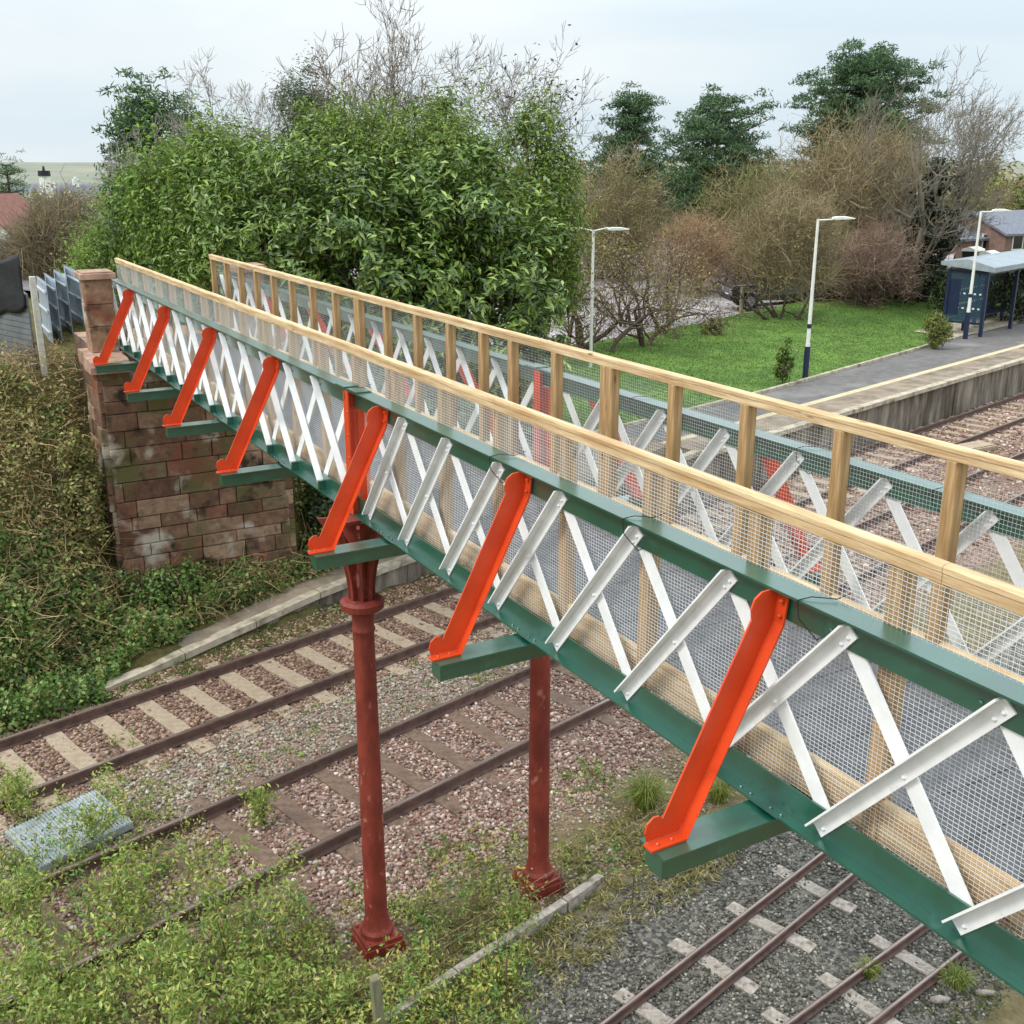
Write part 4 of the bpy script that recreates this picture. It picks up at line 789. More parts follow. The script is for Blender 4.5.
weeds(420, region(1.5, 5.6, 11.0, 14.2, lambda s, n: (fbm(s*1.3+5,n*1.3) > .52)), .30, 'straggling weeds between the rails on the far left', WEED)
weeds(700, region(5.5, 9.5, 6.4, 8.3, lambda s, n: (fbm(s*1.6+8,n*1.6) > .42)), .14, 'low green weeds round the feet of the two columns', WEED+IVY[:3])
weeds(1500, region(4.2, 9.5, 5.75, 7.2, lambda s, n: (fbm(s*1.6+4,n*1.6) > .4)), .16, 'dry grass and weeds along the wire fence', [S(196,182,124), S(172,160,104), S(140,142,76)], L=.08, W=.012)
weeds(900, region(7.2, 13, 1.6, 3.6, lambda s, n: (n < 3.25-.08*(s-8))&(fbm(s*1.2+4,n*1.2) > .36)), .12, 'mossy grass in the bottom right corner beside the narrow track', [S(104,120,52), S(84,104,44), S(132,132,74)], L=.06, W=.012)
weeds(700, region(3, 12, 10.9, 12.3, lambda s, n: (fbm(s*1.6+1,n*2) > .52)), .08, 'sparse olive seedlings between the two running lines', WEED)
weeds(900, region(5.5, 11, 14.2, 15.2, lambda s, n: (n < re_(s)-.02)&(fbm(s*2,n*2) > .3)), .05, 'moss line under the platform ramp edge', IVY)
# tall weeds as individual plants
for i, (px, py, h, lab) in enumerate(((95, 800, 1.0, 'tall leafy weed with many side shoots over the ribbed mat'), (232, 905, 1.5, 'tallest wispy weed leaning over the rails at centre left'), (265, 800, .55, 'bright yellow green weed in front of the timber sleepers'), (40, 900, .9, 'bushy weed at the far left below the ribbed mat'), (160, 960, .9, 'broad weed clump in the middle of the lower left'), (20, 790, .7, 'short weed beside the first track at the left edge'), (330, 1000, .55, 'green leafy weed left of the old timber post'), (90, 1015, .8, 'yellow flowering weed in the bottom left corner'), (60, 960, 1.1, 'tall feathery weed near the left edge, beside the buried rail'), (185, 1010, 1.0, 'tall pale weed at the bottom, right of the yellow one'), (130, 880, .9, 'slender weed just below the right end of the ribbed mat'), (12, 1000, 1.2, 'highest weed cut by the left edge of the picture'), (255, 985, .8, 'upright green weed midway between the leaning post and the yellow weed'))):
    b = on_z(px, py+h*45, -.16); t = thing('tall_weed', tuple(b), lab, 'weed'); w = Wood(); tips = []
    for k in range(7): d = np.array([rg.normal()*.3, rg.normal()*.3, 1]); d /= np.linalg.norm(d); grow(w, b, d, h*.5, .006, 2, .3, 2, .2, .6, tips, None, 3, .0025)
    link('stem', w.mesh('stem', M_TWIG, S(112,108,60), b, n=3), t); T = np.concatenate([np.array(tips), np.array(w.P1), np.array(w.P0)[len(w.P0)//4:]]); k = rg.integers(0, len(T), int(1000*h)); P = T[k]+rg.normal(size=(len(k),3))*.045
    Ls = rg.uniform(.6,1.4,len(k))*.06; link('leaves', leaves_mesh('leaves', P, rand_dirs(len(k)), Ls, Ls*.36, WEED, M_LEAF, offset=b), t)
# grass tufts
def tuft(px, py, h, n, label, pal, sp=.14):
    b = on_z(px, py, -.16); t = Wood(); V=[]; Fa=[]; C=[]; p = np.array(pal)[:,:3]
    for i in range(n):
        a = rg.uniform(0,6.28); r = rg.random()*sp*.4; o = np.array([math.cos(a)*r, math.sin(a)*r, 0]); out = np.array([math.cos(a), math.sin(a), 0])*rg.uniform(.2,1)*h*.8; hh = h*rg.uniform(.5,1); sd = np.array([-math.sin(a), math.cos(a), 0])*.004
        k = len(V); m_ = o+out*.35+np.array([0,0,hh*.75]); e = o+out+np.array([0,0,hh*rg.uniform(.5,1)]); V += [o-sd, o+sd, m_+sd*.8, m_-sd*.8, e]; Fa += [(k,k+1,k+2),(k,k+2,k+3),(k+3,k+2,k+4)]; c = p[rg.integers(0,len(p))]*rg.uniform(.8,1.2); C += [c]*5
    o = link('grass_tuft', fast_mesh('grass_tuft', np.array(V), [np.array(Fa)], M_LEAF, np.array(C)), loc=tuple(b)); return tag(o, label, 'grass tuft')
GR = [S(150,160,70), S(120,140,52), S(176,172,96), S(98,124,46)]
tuft(645, 808, .5, 420, 'large spiky grass tuft on the ballast left of the nearest red strut', GR, .3)
tuft(718, 800, .35, 260, 'grass tuft partly behind the nearest red strut', GR, .3)
tuft(868, 975, .18, 200, 'small green tuft between the rails of the corner track', GR[1:], .2)
tuft(955, 985, .2, 300, 'low tuft beside the outer rail in the bottom right corner', GR[1:], .3)
tuft(505, 990, .22, 180, 'small pale tuft by the wire fence', GR, .2)
# lawn blades
N_ = 60000; s = rg.uniform(20, 46, N_); n = rg.uniform(17.2, 25.4, N_); k = ~((s > 41.2)&(n < 19.8))&(n > 17.15+.05*np.maximum(0,s-27)); s, n = s[k], n[k]
P = np.stack([s*TD[0]+n*TN[0], s*TD[1]+n*TN[1], lawn_z(s,n)+.02],1); nr = rand_dirs(len(P)); nr[:,2] *= .3; nr /= np.linalg.norm(nr,axis=1)[:,None]
tag(link('lawn_grass', leaves_mesh('lawn_grass', P, nr, rg.uniform(.04,.08,len(P)), .014, [S(78,106,42), S(92,120,50), S(112,134,64), S(64,92,36), S(132,142,82)], M_LEAF)), 'short bright green mown grass of the sloping lawn', 'grass', kind='stuff')
# ------------------------------------------------------------------ small objects near the tracks
# wire fence and timber edging between ballast and narrow gauge
eb = thing('timber_edging', tuple(sn(6, 6.49, -.16)), 'weathered timber edging board laid beside the wire fence', 'edging board')
mb = MB()
for a, b in ((3.4,5.6),(5.62,7.1),(7.13,7.7)): mb.bar(sn(a,6.5+rnd.uniform(-.03,.03),-.09), sn(b,6.5+rnd.uniform(-.03,.03),-.09), .09, .16)
mb.build('board', M_GSLP, eb); mb = MB()
for s_ in (4.2,6.4,7.5): p = sn(s_,6.57,0); mb.box(p[0]-.025,p[0]+.025,p[1]-.025,p[1]+.025,-.3,.02)
mb.build('peg', M_OPOST, eb)
wf = thing('wire_fence', tuple(sn(6, 6.05, -.16)), 'thin wire fence on rusty rods between the ballast and narrow tracks', 'fence')
for (px, py, h) in ((632,908,.42),(525,915,.36),(506,1003,.5),(430,975,.4),(700,850,.4),(560,895,.3)):
    p = on_z(px, py, -.16); mb = MB(); mb.tube(p, p+np.array([.01,0,h]), .008, .007, 6); mb.build('rod', M_RAIL, wf)
mb = MB()
for hh, off in ((.34,0),(.2,.02),(.08,-.02)):
    pts = [on_z(300,1060,-.16), on_z(506,1003,-.16)*0+on_z(430,975,-.16), on_z(525,915,-.16), on_z(632,908,-.16)*0+on_z(615,860,-.16), on_z(700,808,-.16)]
    mb.path([p+np.array([0,off,hh]) for p in pts], .004, 4)
mb.path([on_z(400,1060,.1), on_z(506,1003,.25), on_z(632,908,.2), on_z(760,815,.2)], .003, 4); mb.path([on_z(400,1060,0), on_z(506,1003,.08), on_z(632,908,.05), on_z(760,815,.05)], .003, 4)
mb.build('wire', M_OPOST, wf)
p = on_z(382, 1050, -.16); mb = MB(); mb.bar(p, p+np.array([-.03,.02,.78]), .085, .085, (1,0,0)); o = mb.build('timber_post', M_OPOST, bevel=.01); tag(o, 'short grey green leaning timber post at the bottom edge', 'post')
# ribbed mat
c4 = [on_z(5,832,-.04), on_z(40,868,-.04), on_z(133,822,-.04), on_z(96,790,-.04)]
mt = thing('ribbed_mat', tuple(c4[0]), 'pale blue grey ribbed walkway mat lying beside the first track', 'mat')
mb = MB(); mb.prism([(p[0],p[1]) for p in c4], lambda a,b,t: (a,b,t), -.12, -.04); mb.build('panel', M_PLATE, mt); mb = MB()
for i in range(30):
    t = (i+.5)/30; a = c4[0]+(c4[3]-c4[0])*t; b = c4[1]+(c4[2]-c4[1])*t; mb.bar(a+np.array([0,0,.007]), b+np.array([0,0,.007]), .018, .014)
mb.build('ribs', M_PLATE, mt)
p = on_z(975, 446, -.05); mb = MB(); mb.box(p[0]-.55,p[0]+.55,p[1]-.3,p[1]+.3,-.2,-.03); mb.box(p[0]-.5,p[0]+.5,p[1]-.26,p[1]+.26,-.03,0); tag(mb.build('concrete_cover', M_CONC, bevel=.02), 'flat grey concrete chamber cover between the lines, beyond the far handrail', 'cover slab')
# driftwood / stone lumps bottom right
for px, py, lab, mm in ((985, 993, 'pale broken lump of wood on the moss in the bottom right corner', M_GSLP), (940,1000,'rotten sleeper end beside the corner track', M_GSLP)):
    p = on_z(px, py, -.12); V,f = icos(); V = V*np.array([.13,.05,.045])*rg.uniform(.7,1.2,(12,1)); o = link('wood_lump', fast_mesh('wood_lump', V, [f], mm), loc=tuple(p)); o.rotation_euler = (0,0,-.5); tag(o, lab, 'wood lump')
# ------------------------------------------------------------------ lamps
def lamp(px, py, pytop, z, label, double=False, navy=True, D=None):
    b = on_z(px, py, z) if D is None else at(px, D, z); D_ = math.hypot(b[0], b[1]); top = zof(pytop, D_, px)
    t = thing('street_lamp', tuple(b), label, 'street lamp'); h = top-z
    mb = MB(); mb.tube(b+np.array([0,0,.9 if navy else 0]), b+np.array([0,0,h]), .062 if navy else .05, .04, 12)
    if navy: mb.tube(b+np.array([0,0,.75]), b+np.array([0,0,1.1]), .075, .07, 12)
    mb.build('pole', M_LAMP, t, smooth=True)
    if navy: mb = MB(); mb.tube(b-np.array([0,0,.2]), b+np.array([0,0,1.0]), .09, .09, 12); mb.tube(b+np.array([0,0,1.55]), b+np.array([0,0,1.68]), .068, .068, 12); mb.build('base', M_NAVY, t, smooth=True)
    for sg in ((1,-1) if double else (1,)):
        dr = np.array([RT[0],RT[1],0])*sg; e = b+np.array([0,0,h-.03]); mb = MB(); mb.tube(e, e+dr*.45+np.array([0,0,.05*(2 if double else .4)]), .022, .02, 8); ar = mb.build('arm', M_LAMP, t)
        mb = MB(); q = e+dr*.42+np.array([0,0,.05]); pr = [(0,-.03),(.1,-.045),(.62,-.02),(.66,.01),(.4,.06),(.12,.06),(0,.03)]
        pe = np.array([-dr[1],dr[0],0]); mb.prism(pr, lambda a,b_,s_: q+dr*a+np.array([0,0,b_])+pe*s_, -.11, .11); mb.build('lamp_head', M_LAMP, ar, bevel=.02)
    return t
lamp(805, 379, 219, PZ, 'white platform lamp with blue foot, nearest on the lawn edge')
lamp(965, 339, 211, PZ, 'white platform lamp with blue foot in front of the waiting shelter')
lamp(595, 0, 230, 1.2, 'white double headed lamp post at the left end of the car park', True, False, D=34)
# ------------------------------------------------------------------ shelter
A_ = on_z(942, 314, PZ); B_ = on_z(980, 337, PZ); C_ = on_z(1020, 326, PZ)
ex = (C_-B_)/np.linalg.norm(C_-B_); ey = np.array([-ex[1],ex[0],0]); dep = 1.45; Lg = 9.0; hh = 2.45
def W_(u, v, z): return B_+ex*u+ey*v+np.array([0,0,z])
sh = thing('waiting_shelter', tuple(B_), 'blue framed glass waiting shelter with pale flat roof on the platform', 'shelter')
def ubox(mb, u0,u1,v0,v1,z0,z1): mb.hexa([W_(u0,v0,z0),W_(u1,v0,z0),W_(u1,v1,z0),W_(u0,v1,z0),W_(u0,v0,z1),W_(u1,v0,z1),W_(u1,v1,z1),W_(u0,v1,z1)])
mb = MB(); mb.prism([(-.3,hh-.02),(-.3,hh+.16),(dep*.5,hh+.42),(dep+.3,hh+.30),(dep+.3,hh+.16)], lambda v,z,u: W_(u,v,z), -.2, Lg+.3); mb.build('roof', mat('shelter_roof', S(132,142,148), S(152,160,164), 3, .5), sh)
for u in (0, 3.0, 6.0, Lg):
    for v in (0, dep):
        mb = MB(); ubox(mb, u-.06,u+.06,v-.06,v+.06,0,hh+.02); mb.build('post', M_NAVY, sh)
mb = MB(); ubox(mb,-.03,.03,.06,dep-.06,hh-.12,hh); ubox(mb,-.03,.03,.06,dep-.06,.45,.52); ubox(mb,.06,Lg-.06,dep-.03,dep+.03,.45,.52); ubox(mb,.06,Lg-.06,dep-.03,dep+.03,hh-.1,hh); ubox(mb,.06,Lg-.06,-.04,.04,hh-.14,hh); mb.build('frame', M_NAVY, sh)
mb = MB(); ubox(mb,-.008,.008,.06,dep-.06,.52,hh-.12); gp = mb.build('end_glass', M_GLASS, sh)
mb = MB()
for z in (1.0,1.55):
    for k in range(6): ubox(mb,-.016,-.009,.15+k*.2,.23+k*.2,z,z+.06)
mb.build('dot_marking', M_RENDER, gp)
mb = MB(); ubox(mb,.06,Lg-.06,dep-.008,dep+.008,.52,hh-.1); gp = mb.build('back_glass', M_GLASS, sh); mb = MB()
for z in (1.0,1.55):
    for k in range(40): ubox(mb,.2+k*.21,.28+k*.21,dep-.016,dep-.009,z,z+.06)
mb.build('dot_marking', M_RENDER, gp)
mb = MB(); ubox(mb,-.02,.02,dep*.66,dep-.07,.75,hh-.35); mb.build('dark_panel', M_NAVY, sh)  # navy panel standing for the darker part of the end glass
mb = MB(); ubox(mb,.8,8,dep-.5,dep-.12,.45,.5)
for u in (1,3,5,7.6): ubox(mb,u,u+.06,dep-.4,dep-.3,0,.45)
mb.build('bench', M_NAVY, sh)
# ------------------------------------------------------------------ cars
def car(label, px, D, z, rz, paint, suv=True, name='parked_car', g=None):
    b = at(px, D, z); t = thing(name, tuple(b), label, 'car', g, rz=rz if rz else .0001)
    L_, H_, Wd = (4.3, 1.75, 1.72) if suv else (3.9, 1.45, 1.65)
    if suv: prof = [(-2.15,.42),(-2.15,.95),(-2.08,1.05),(-1.0,1.12),(-.62,1.68),(-.5,1.75),(1.9,1.75),(2.08,1.66),(2.14,1.0),(2.15,.42)]
    else: prof = [(-1.95,.3),(-1.97,.7),(-1.85,.82),(-1.0,.95),(-.3,1.38),(.1,1.45),(1.25,1.42),(1.75,1.0),(1.93,.9),(1.95,.3)]
    x0 = prof[0][0]; low = prof[0][1]; wr = .37 if suv else .31; wx = (-1.32, 1.32) if suv else (-1.2, 1.2)
    arch = []
    for cx in (wx[1], wx[0]):
        arch += [(cx+math.cos(a)*(wr+.07), wr+math.sin(a)*(wr+.07)) for a in np.linspace(math.asin(max(-1,min(1,(low-wr)/(wr+.07)))), math.pi-math.asin(max(-1,min(1,(low-wr)/(wr+.07)))), 9)]
    mb = MB(); P_ = prof+arch; mb.prism(P_, lambda a,b_,s_: (a, s_*(1-.16*max(0,(b_-.95))/.8), b_), -Wd/2, Wd/2); body = mb.build('body', paint, t, bevel=.03)
    zt = 1.62 if suv else 1.34; zb_ = 1.14 if suv else .96
    for sg in (-1,1):
        for (a,b_) in (((-.78,-.1),(.0,.9),) if False else ((-.62,.3),(.38,1.15),(1.22,1.9 if suv else 1.5))):
            y1 = sg*(Wd/2*(1-.16*(zb_-.95)/.8)+.006); y2 = sg*(Wd/2*(1-.16*(zt-.95)/.8)+.006); k = .22 if a < 0 else .03
            mb = MB(); mb.add([(a-.15,y1,zb_),(b_,y1,zb_),(b_-.03,y2,zt),(a+k,y2,zt)], [(0,1,2,3) if sg < 0 else (3,2,1,0)]); mb.build('side_window', M_CARGL, t)
    mb = MB(); x1 = prof[-2][0]; mb.add([(2.105 if suv else 1.62,-.62,1.15),(2.105 if suv else 1.62,.62,1.15),(2.09 if suv else 1.36,.58,1.6 if suv else 1.38),(2.09 if suv else 1.36,-.58,1.6 if suv else 1.38)], [(0,1,2,3)]); mb.build('rear_window', M_CARGL, t)
    mb = MB(); mb.add([(-1.0,-.66,1.135 if suv else .97),(-.66,-.6,1.64 if suv else 1.2),(-.66,.6,1.64 if suv else 1.2),(-1.0,.66,1.135 if suv else .97)], [(0,1,2,3)]); mb.build('windscreen', M_CARGL, t)
    for cx in wx:
        for sg in (-1,1):
            mb = MB(); mb.tube((cx,sg*(Wd/2-.2),wr),(cx,sg*(Wd/2-.01),wr),wr,wr,20); w_ = mb.build('wheel', M_DARK, t)
            mb = MB(); mb.tube((cx,sg*(Wd/2-.05),wr),(cx,sg*(Wd/2+.004),wr),wr*.62,wr*.55,14); mb.build('rim', M_ALLOY, w_)
    for xx in (x0-.012, x1+.012):
        mb = MB(); mb.box(xx-.01,xx+.01,-.26,.26,.55,.66); mb.build('number_plate', M_PLTE, t)
        for sg in (-.62,.62): mb = MB(); mb.box(xx-.012,xx+.012,sg-.13,sg+.13,.74,.88); mb.build('headlight' if xx < 0 else 'tail_light', M_ALLOY if xx < 0 else M_TILE, t)
    for q_ in (-1, 1): mb = MB(); mb.box(min(q_*(-x0+.04), q_*(-x0-.1)), max(q_*(-x0+.04), q_*(-x0-.1)), -.8, .8, low-.02, low+.2); mb.build('bumper', M_BLACK, t)
    return t
car('black four wheel drive with alloy wheels parked behind the brown thorn bush', 784, 50.0, 1.3, R(-25), M_CARP, True)
car('black hatchback with pale number plate right of the four wheel drive', 846, 52.0, 1.3, TH-1.25, M_CARP, False)
def bin_(px, D, z, label):
    b = at(px, D, z); t = thing('wheelie_bin', tuple(b), label, 'bin', rz=TH)
    mb = MB(); mb.hexa([(-.45,-.35,.1),(.45,-.35,.1),(.45,.35,.1),(-.45,.35,.1),(-.55,-.42,1.05),(.55,-.42,1.05),(.55,.42,1.05),(-.55,.42,1.05)]); mb.build('body', M_BLACK, t, bevel=.03)
    mb = MB(); mb.prism([(-.45,1.055),(.45,1.055),(.44,1.16),(0,1.32),(-.44,1.16)], lambda a,b_,s_: (s_,a,b_), -.58, .58); mb.build('lid', M_RENDER, t, bevel=.02)
    for x in (-.35,.35): mb = MB(); mb.tube((x-.03,-.36,.1),(x+.03,-.36,.1),.1,.1,10); mb.build('wheel', M_DARK, t)
bin_(984, 70, 1.5, 'dark bin with white lid seen over the shelter roof, nearer the lamp'); bin_(1001, 70, 1.3, 'dark bin with white lid seen over the shelter roof, nearer the brick house')
# log rail along the car park edge
mb = MB()
a_ = on_z(748,306,1.45); b_ = on_z(862,296,1.5); mb.tube(a_, b_, .07, .07, 8); tag(mb.build('barrier_rail', M_OPOST), 'low timber rail between the parked cars and the lawn', 'barrier')
for px, py, hp, lab in ((741,311,1.0,'weathered timber post at the left end of the car park rail'),(882,298,1.5,'grey timber post under the ivy tree, left of three'),(889,297,1.0,'grey timber post under the ivy tree, middle of three'),(905,293,1.2,'grey timber post under the ivy tree, right of three')):
    p = on_z(px, py, 1.4); mb = MB(); mb.box(p[0]-.06,p[0]+.06,p[1]-.06,p[1]+.06,1.2,1.4+hp); tag(mb.build('timber_post', M_OPOST), lab, 'post')
# ------------------------------------------------------------------ houses
def house(px, D, z, w, d, h, rh, rz, wall, roof, label, win=2, chim=True, name='house'):
    b = at(px, D, z); t = thing(name, tuple(b), label, 'house', rz=rz if rz else .0001)
    mb = MB(); mb.prism([(-d/2,-2),(d/2,-2),(d/2,h),(0,h+rh),(-d/2,h)], lambda a,b_,s_: (s_,a,b_), -w/2, w/2); mb.build('wall', wall, t)
    mb = MB(); ov = .3; q = d/2+ov; k = rh/(d/2)
    for sg in (-1,1): mb.hexa([(-w/2-ov,sg*q,h-ov*k+.02),(w/2+ov,sg*q,h-ov*k+.02),(w/2+ov,0,h+rh+.02),(-w/2-ov,0,h+rh+.02),(-w/2-ov,sg*q,h-ov*k+.17),(w/2+ov,sg*q,h-ov*k+.17),(w/2+ov,0,h+rh+.17),(-w/2-ov,0,h+rh+.17)])
    r_ = mb.build('roof', roof, t)
    if chim: mb = MB(); mb.box(-w/2+.6,-w/2+1.3,-.4,.4,h+rh-.5,h+rh+1.1); mb.box(-w/2+.8,-w/2+1.1,-.15,.15,h+rh+1.1,h+rh+1.4); mb.build('chimney', wall, r_)
    for i in range(win):
        for sg in (-1,1):
            x = -w/2+w*(i+.5)/win; mb = MB(); mb.box(x-.55,x+.55,sg*d/2-.04,sg*d/2+.04,h*.45,h*.45+1.1); f_ = mb.build('window', M_RENDER, t); mb = MB(); mb.box(x-.45,x+.45,sg*d/2-.05,sg*d/2+.05,h*.45+.1,h*.45+1.0); mb.build('pane', M_CARGL, f_)
    return t
house(1016, 90, .7, 7.5, 6, 2.0, 1.3, TH-.3, M_BRICKH, M_SLATE, 'brown brick house with slate roof behind the waiting shelter', win=3, chim=False)
house(968, 88, 1.0, 6, 5, 1.3, .8, TH-.3, M_BRICKH, M_SLATE, 'low brown outbuilding left of the brick house', win=1, chim=False)
house(-12, 105, -2.2, 9, 7, 4.0, 3.0, R(60), M_RENDER, M_TILE, 'white house with a red tiled roof at the left edge', win=2)
house(40, 150, -2.5, 9, 6, 3.2, 2.2, R(20), M_RENDER, M_SLATE, 'white cottage with grey roof below the white tower')
house(85, 230, -3.5, 14, 7, 4.0, 2.4, R(-20), M_RENDER, M_SLATE, 'long white terrace with grey roof, right end of the town')
house(60, 290, -3.5, 18, 8, 4.0, 2.4, R(-25), M_RENDER, M_SLATE, 'long pale terrace in the middle of the town')
house(98, 180, -2.5, 9, 7, 4.2, 2.6, R(10), M_RENDER, M_SLATE, 'gabled white house half hidden by the dark pine')
house(88, 115, -1.5, 5, 4, 2.4, 1.6, R(10), M_RENDER, M_SLATE, 'small white gable above the yellow bush', win=1, chim=False)
house(18, 260, -3.5, 14, 7, 3.8, 2.4, R(-30), M_RENDER, M_SLATE, 'pale terrace left of the white tower')
tb = at(43, 170, -2.5); tw = thing('white_tower', tuple(tb), 'slim white tower with dark cap rising over the town', 'tower')
mb = MB(); mb.tube(tb, tb+np.array([0,0,zof(176,170,43)+2.5]), 1.0, .7, 10); mb.build('shaft', M_RENDER, tw); mb = MB(); zt = zof(176,170,43); mb.tube((tb[0],tb[1],zt+.001),(tb[0],tb[1],zt+.7),0.85,.8,10); mb.tube((tb[0],tb[1],zt+.7),(tb[0],tb[1],zt+1.3),.2,.12,8); mb.build('cap', M_BLACK, tw)
car('silver car parked below the red roofed house', 24, 66, 1.2, R(40), M_CARS, False)
mb = MB(); pts = [at(-60,36,2), at(20,33,2), at(90,33,2), at(90,38,2), at(20,38,2), at(-60,44,2)]
for p in pts: p[2] = 4.0
tag(mb.add(pts, [tuple(range(6))]).build('path', M_TARMAC), kind='structure')
# ------------------------------------------------------------------ shed, tarp, fence on the left
zt = 4.3
p1 = on_z(43, 372, 3.9); p2 = on_z(-60, 345, 3.9); p1b = p1+np.array([0,1.6,0])*1.0
sd = thing('grey_shed', tuple(p1), 'grey slatted shed wall at the left edge under a black sheet', 'shed')
mb = MB(); d_ = (p2-p1)/np.linalg.norm(p2-p1); mb.bar(p1+d_*.22+np.array([0,.05,.5]), p2+np.array([0,.05,.5]), .02, 1.6)
p1s = p1+d_*.22
for k in range(16):
    z = 3.6+k*.1; mb.bar(p1s+np.array([0,0,z-3.9+.05]), p2+np.array([0,0,z-3.9+.05]), .03, .082)
    mb.bar(p1s+np.array([0,-.018,z-3.9+.09]), p2+np.array([0,-.018,z-3.9+.09]), .012, .016)
mb.bar(p1s+np.array([0,.06,.5]), p1s+np.array([0,1.8,.5]), .04, 1.6)
mb.build('slatted_wall', M_SIDING, sd)
o_ = p1+np.array([.02,-.04,0]); mb = MB(); mb.hexa([o_+np.array(v) for v in ((-.05,-.05,-.4),(.05,-.05,-.4),(.05,.05,-.4),(-.05,.05,-.4),(-.05,-.05,1.62),(.05,-.05,1.62),(.05,.05,1.62),(-.05,.05,1.62))]); tag(mb.build('concrete_post', M_CPOST, bevel=.01), 'pale concrete fence post at the corner of the grey shed', 'post')
# tarpaulin draped with folds
nu, nv = 26, 14; V=[]; a0 = p1s+np.array([-.02,-.07,0]); 
for i in range(nu):
    for j in range(nv):
        u = i/(nu-1)*1.9; t = j/(nv-1); zt_ = 2.0-.2*u-.03*math.sin(u*3.2)-.92*t-.03*math.sin(u*6)*t; y_ = -.018*math.sin(u*9+t*4)-.022*math.sin(t*8+u*3)-.045; V.append(a0+d_*(u+.12)+np.array([0, y_, zt_]))
idx = np.arange(nu*nv).reshape(nu,nv); Qt = np.stack([idx[:-1,:-1].ravel(),idx[1:,:-1].ravel(),idx[1:,1:].ravel(),idx[:-1,1:].ravel()],1)
o = link('tarpaulin', fast_mesh('tarpaulin', np.array(V), [Qt], M_TARP, smooth=True)); sol = o.modifiers.new('thick','SOLIDIFY'); sol.thickness = .01; tag(o, 'black sagging tarpaulin hung over the top of the grey shed', 'tarpaulin')
def palisade(label, bays, z0, z1):
    t = thing('palisade_fence', tuple(np.array([*bays[0][0][:2], z0])), label, 'fence')
    for (a, b) in bays:
        a = np.array(a); b = np.array(b); L_ = np.linalg.norm(b-a); d = (b-a)/L_; k = max(2, int(L_/.115)); mb = MB(); nrm = np.array([-d[1],d[0],0])
        for i in range(k+1):
            p = a+d*L_*i/k; pr = [(-.045,z0-.1),(.045,z0-.1),(.045,z1-.07),(0,z1),(-.045,z1-.07)]
            mb.prism(pr, lambda u,z,s_: (p[0]+d[0]*u+nrm[0]*s_, p[1]+d[1]*u+nrm[1]*s_, z), -.004, .004)
        mb.build('pale', M_PALI, t)
        mb = MB()
        for z in (z0+.12, (z0+z1)/2-.02, z1-.22): mb.bar((a[0]-.03,a[1],z),(b[0]-.03,b[1],z),.03,.035)
        mb.build('rail', M_PRAIL, t)
    return t
zf = 4.84
raw = [((38,286),(47,293)),((46,283),(56,290)),((55,279),(67,286)),((65,274),(81,282))]
bays = []; P_ = [(on_z(*a,zf), on_z(*b,zf)) for a,b in raw]
for i, (a,b) in enumerate(P_):
    bays.append((a,b))
    if i < len(P_)-1: bays.append((b, P_[i+1][0]))
bays.append((P_[-1][1], P_[-1][1]+np.array([.5,-.1,0])))
palisade('grey steel palisade fence zigzagging between the shed and stone pillar', bays, 3.9, 5.06)
raw = [((150,276),(168,283)),((172,271),(188,280)),((187,269),(205,277)),((203,266),(216,272))]
P_ = [(on_z(*a,4.84), on_z(*b,4.84)) for a,b in raw]; bays = []
for i, (a,b) in enumerate(P_):
    bays.append((a,b))
    if i < len(P_)-1: bays.append((b, P_[i+1][0]))
palisade('grey steel palisade fence between the laurels and the far end of the bridge', bays, 3.9, 5.1)
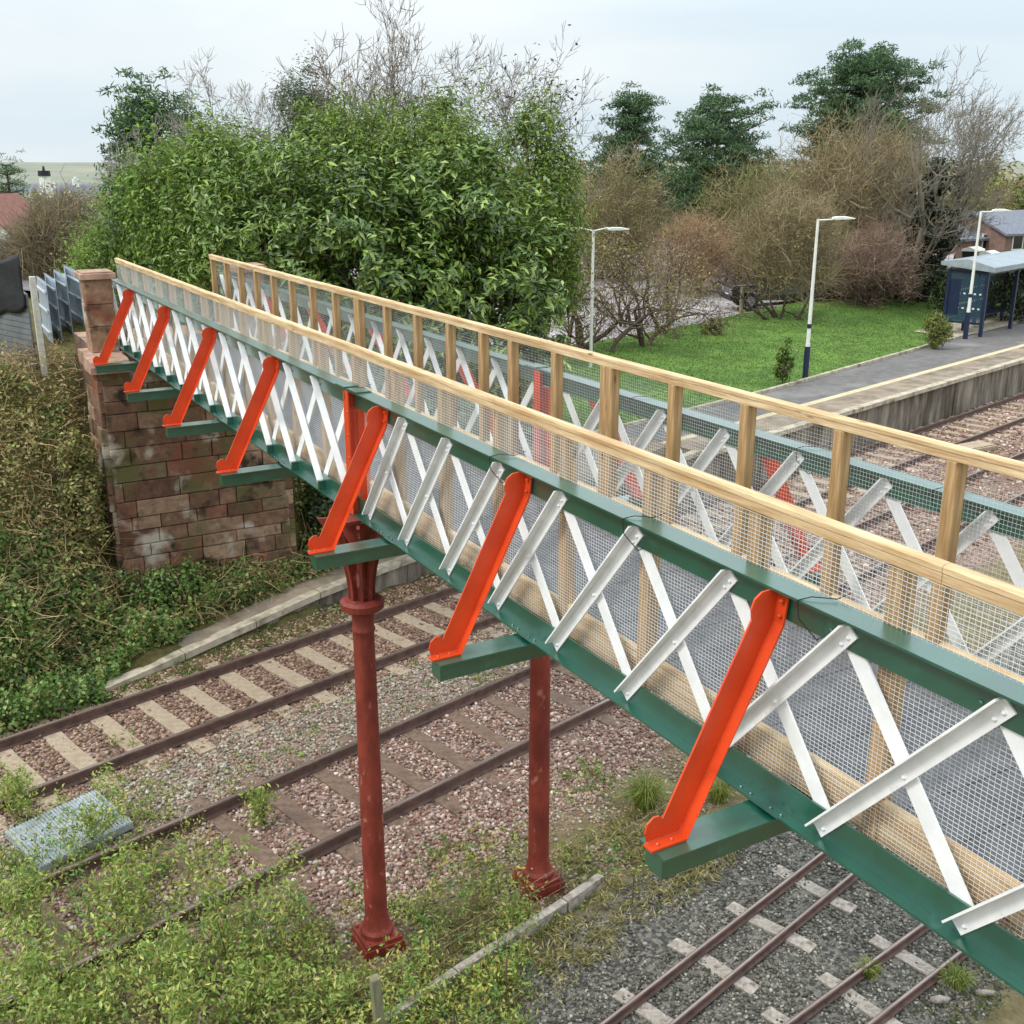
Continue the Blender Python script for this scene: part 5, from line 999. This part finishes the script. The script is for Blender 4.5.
# ------------------------------------------------------------------ world and sun
SUN_EL, SUN_AZ = R(48), None
sdir = np.array([-.80, .10, 0]); sdir /= np.linalg.norm(sdir); sv = Vector((sdir[0]*math.cos(SUN_EL), sdir[1]*math.cos(SUN_EL), math.sin(SUN_EL)))
sun = bpy.data.objects.new('sun', bpy.data.lights.new('sun', 'SUN')); col.objects.link(sun); sun.data.energy = 1.5; sun.data.angle = R(14); sun.data.color = (1,.955,.89); sun.rotation_euler = sv.to_track_quat('Z','Y').to_euler()
wd = bpy.data.worlds.new('World'); scn.world = wd; wd.use_nodes = True; N = wd.node_tree.nodes; L = wd.node_tree.links; bg = N['Background']
sky = N.new('ShaderNodeTexSky'); sky.sky_type = 'NISHITA'; sky.sun_disc = False; sky.sun_elevation = SUN_EL; sky.sun_rotation = math.atan2(sv.x, sv.y); sky.air_density = 1; sky.dust_density = 1.5
sc = N.new('ShaderNodeVectorMath'); sc.operation = 'SCALE'; sc.inputs['Scale'].default_value = 1.0; L.new(sky.outputs[0], sc.inputs[0])
tc = N.new('ShaderNodeTexCoord'); mp = N.new('ShaderNodeMapping'); mp.inputs['Scale'].default_value = (1.1,1.1,4.5); L.new(tc.outputs['Generated'], mp.inputs[0])
nz = N.new('ShaderNodeTexNoise'); nz.inputs['Scale'].default_value = 1.7; nz.inputs['Detail'].default_value = 5; nz.inputs['Roughness'].default_value = .45; nz.inputs['Distortion'].default_value = .3; L.new(mp.outputs[0], nz.inputs['Vector'])
rp = N.new('ShaderNodeValToRGB'); rp.color_ramp.elements[0].position = .40; rp.color_ramp.elements[0].color = (6.3,7.3,8.0,1); rp.color_ramp.elements[1].position = .58; rp.color_ramp.elements[1].color = (7.9,8.4,8.6,1); L.new(nz.outputs['Fac'], rp.inputs[0])
mx = N.new('ShaderNodeMix'); mx.data_type = 'RGBA'; mx.inputs[0].default_value = .9; L.new(sc.outputs[0], mx.inputs[6]); L.new(rp.outputs[0], mx.inputs[7]); 
sz = N.new('ShaderNodeSeparateXYZ'); L.new(tc.outputs['Generated'], sz.inputs[0]); mr = N.new('ShaderNodeMapRange'); mr.inputs[1].default_value = .1; mr.inputs[2].default_value = 1; mr.inputs[3].default_value = 1; mr.inputs[4].default_value = 2.9; L.new(sz.outputs[2], mr.inputs[0])   # overcast sky: the zenith is brighter than the horizon
s2 = N.new('ShaderNodeVectorMath'); s2.operation = 'SCALE'; L.new(mx.outputs[2], s2.inputs[0]); L.new(mr.outputs[0], s2.inputs['Scale']); L.new(s2.outputs[0], bg.inputs[0]); bg.inputs[1].default_value = .1
vs_ = scn.view_settings; vs_.view_transform = 'Standard'; vs_.look = 'None'; vs_.exposure = 0.28; vs_.gamma = 1
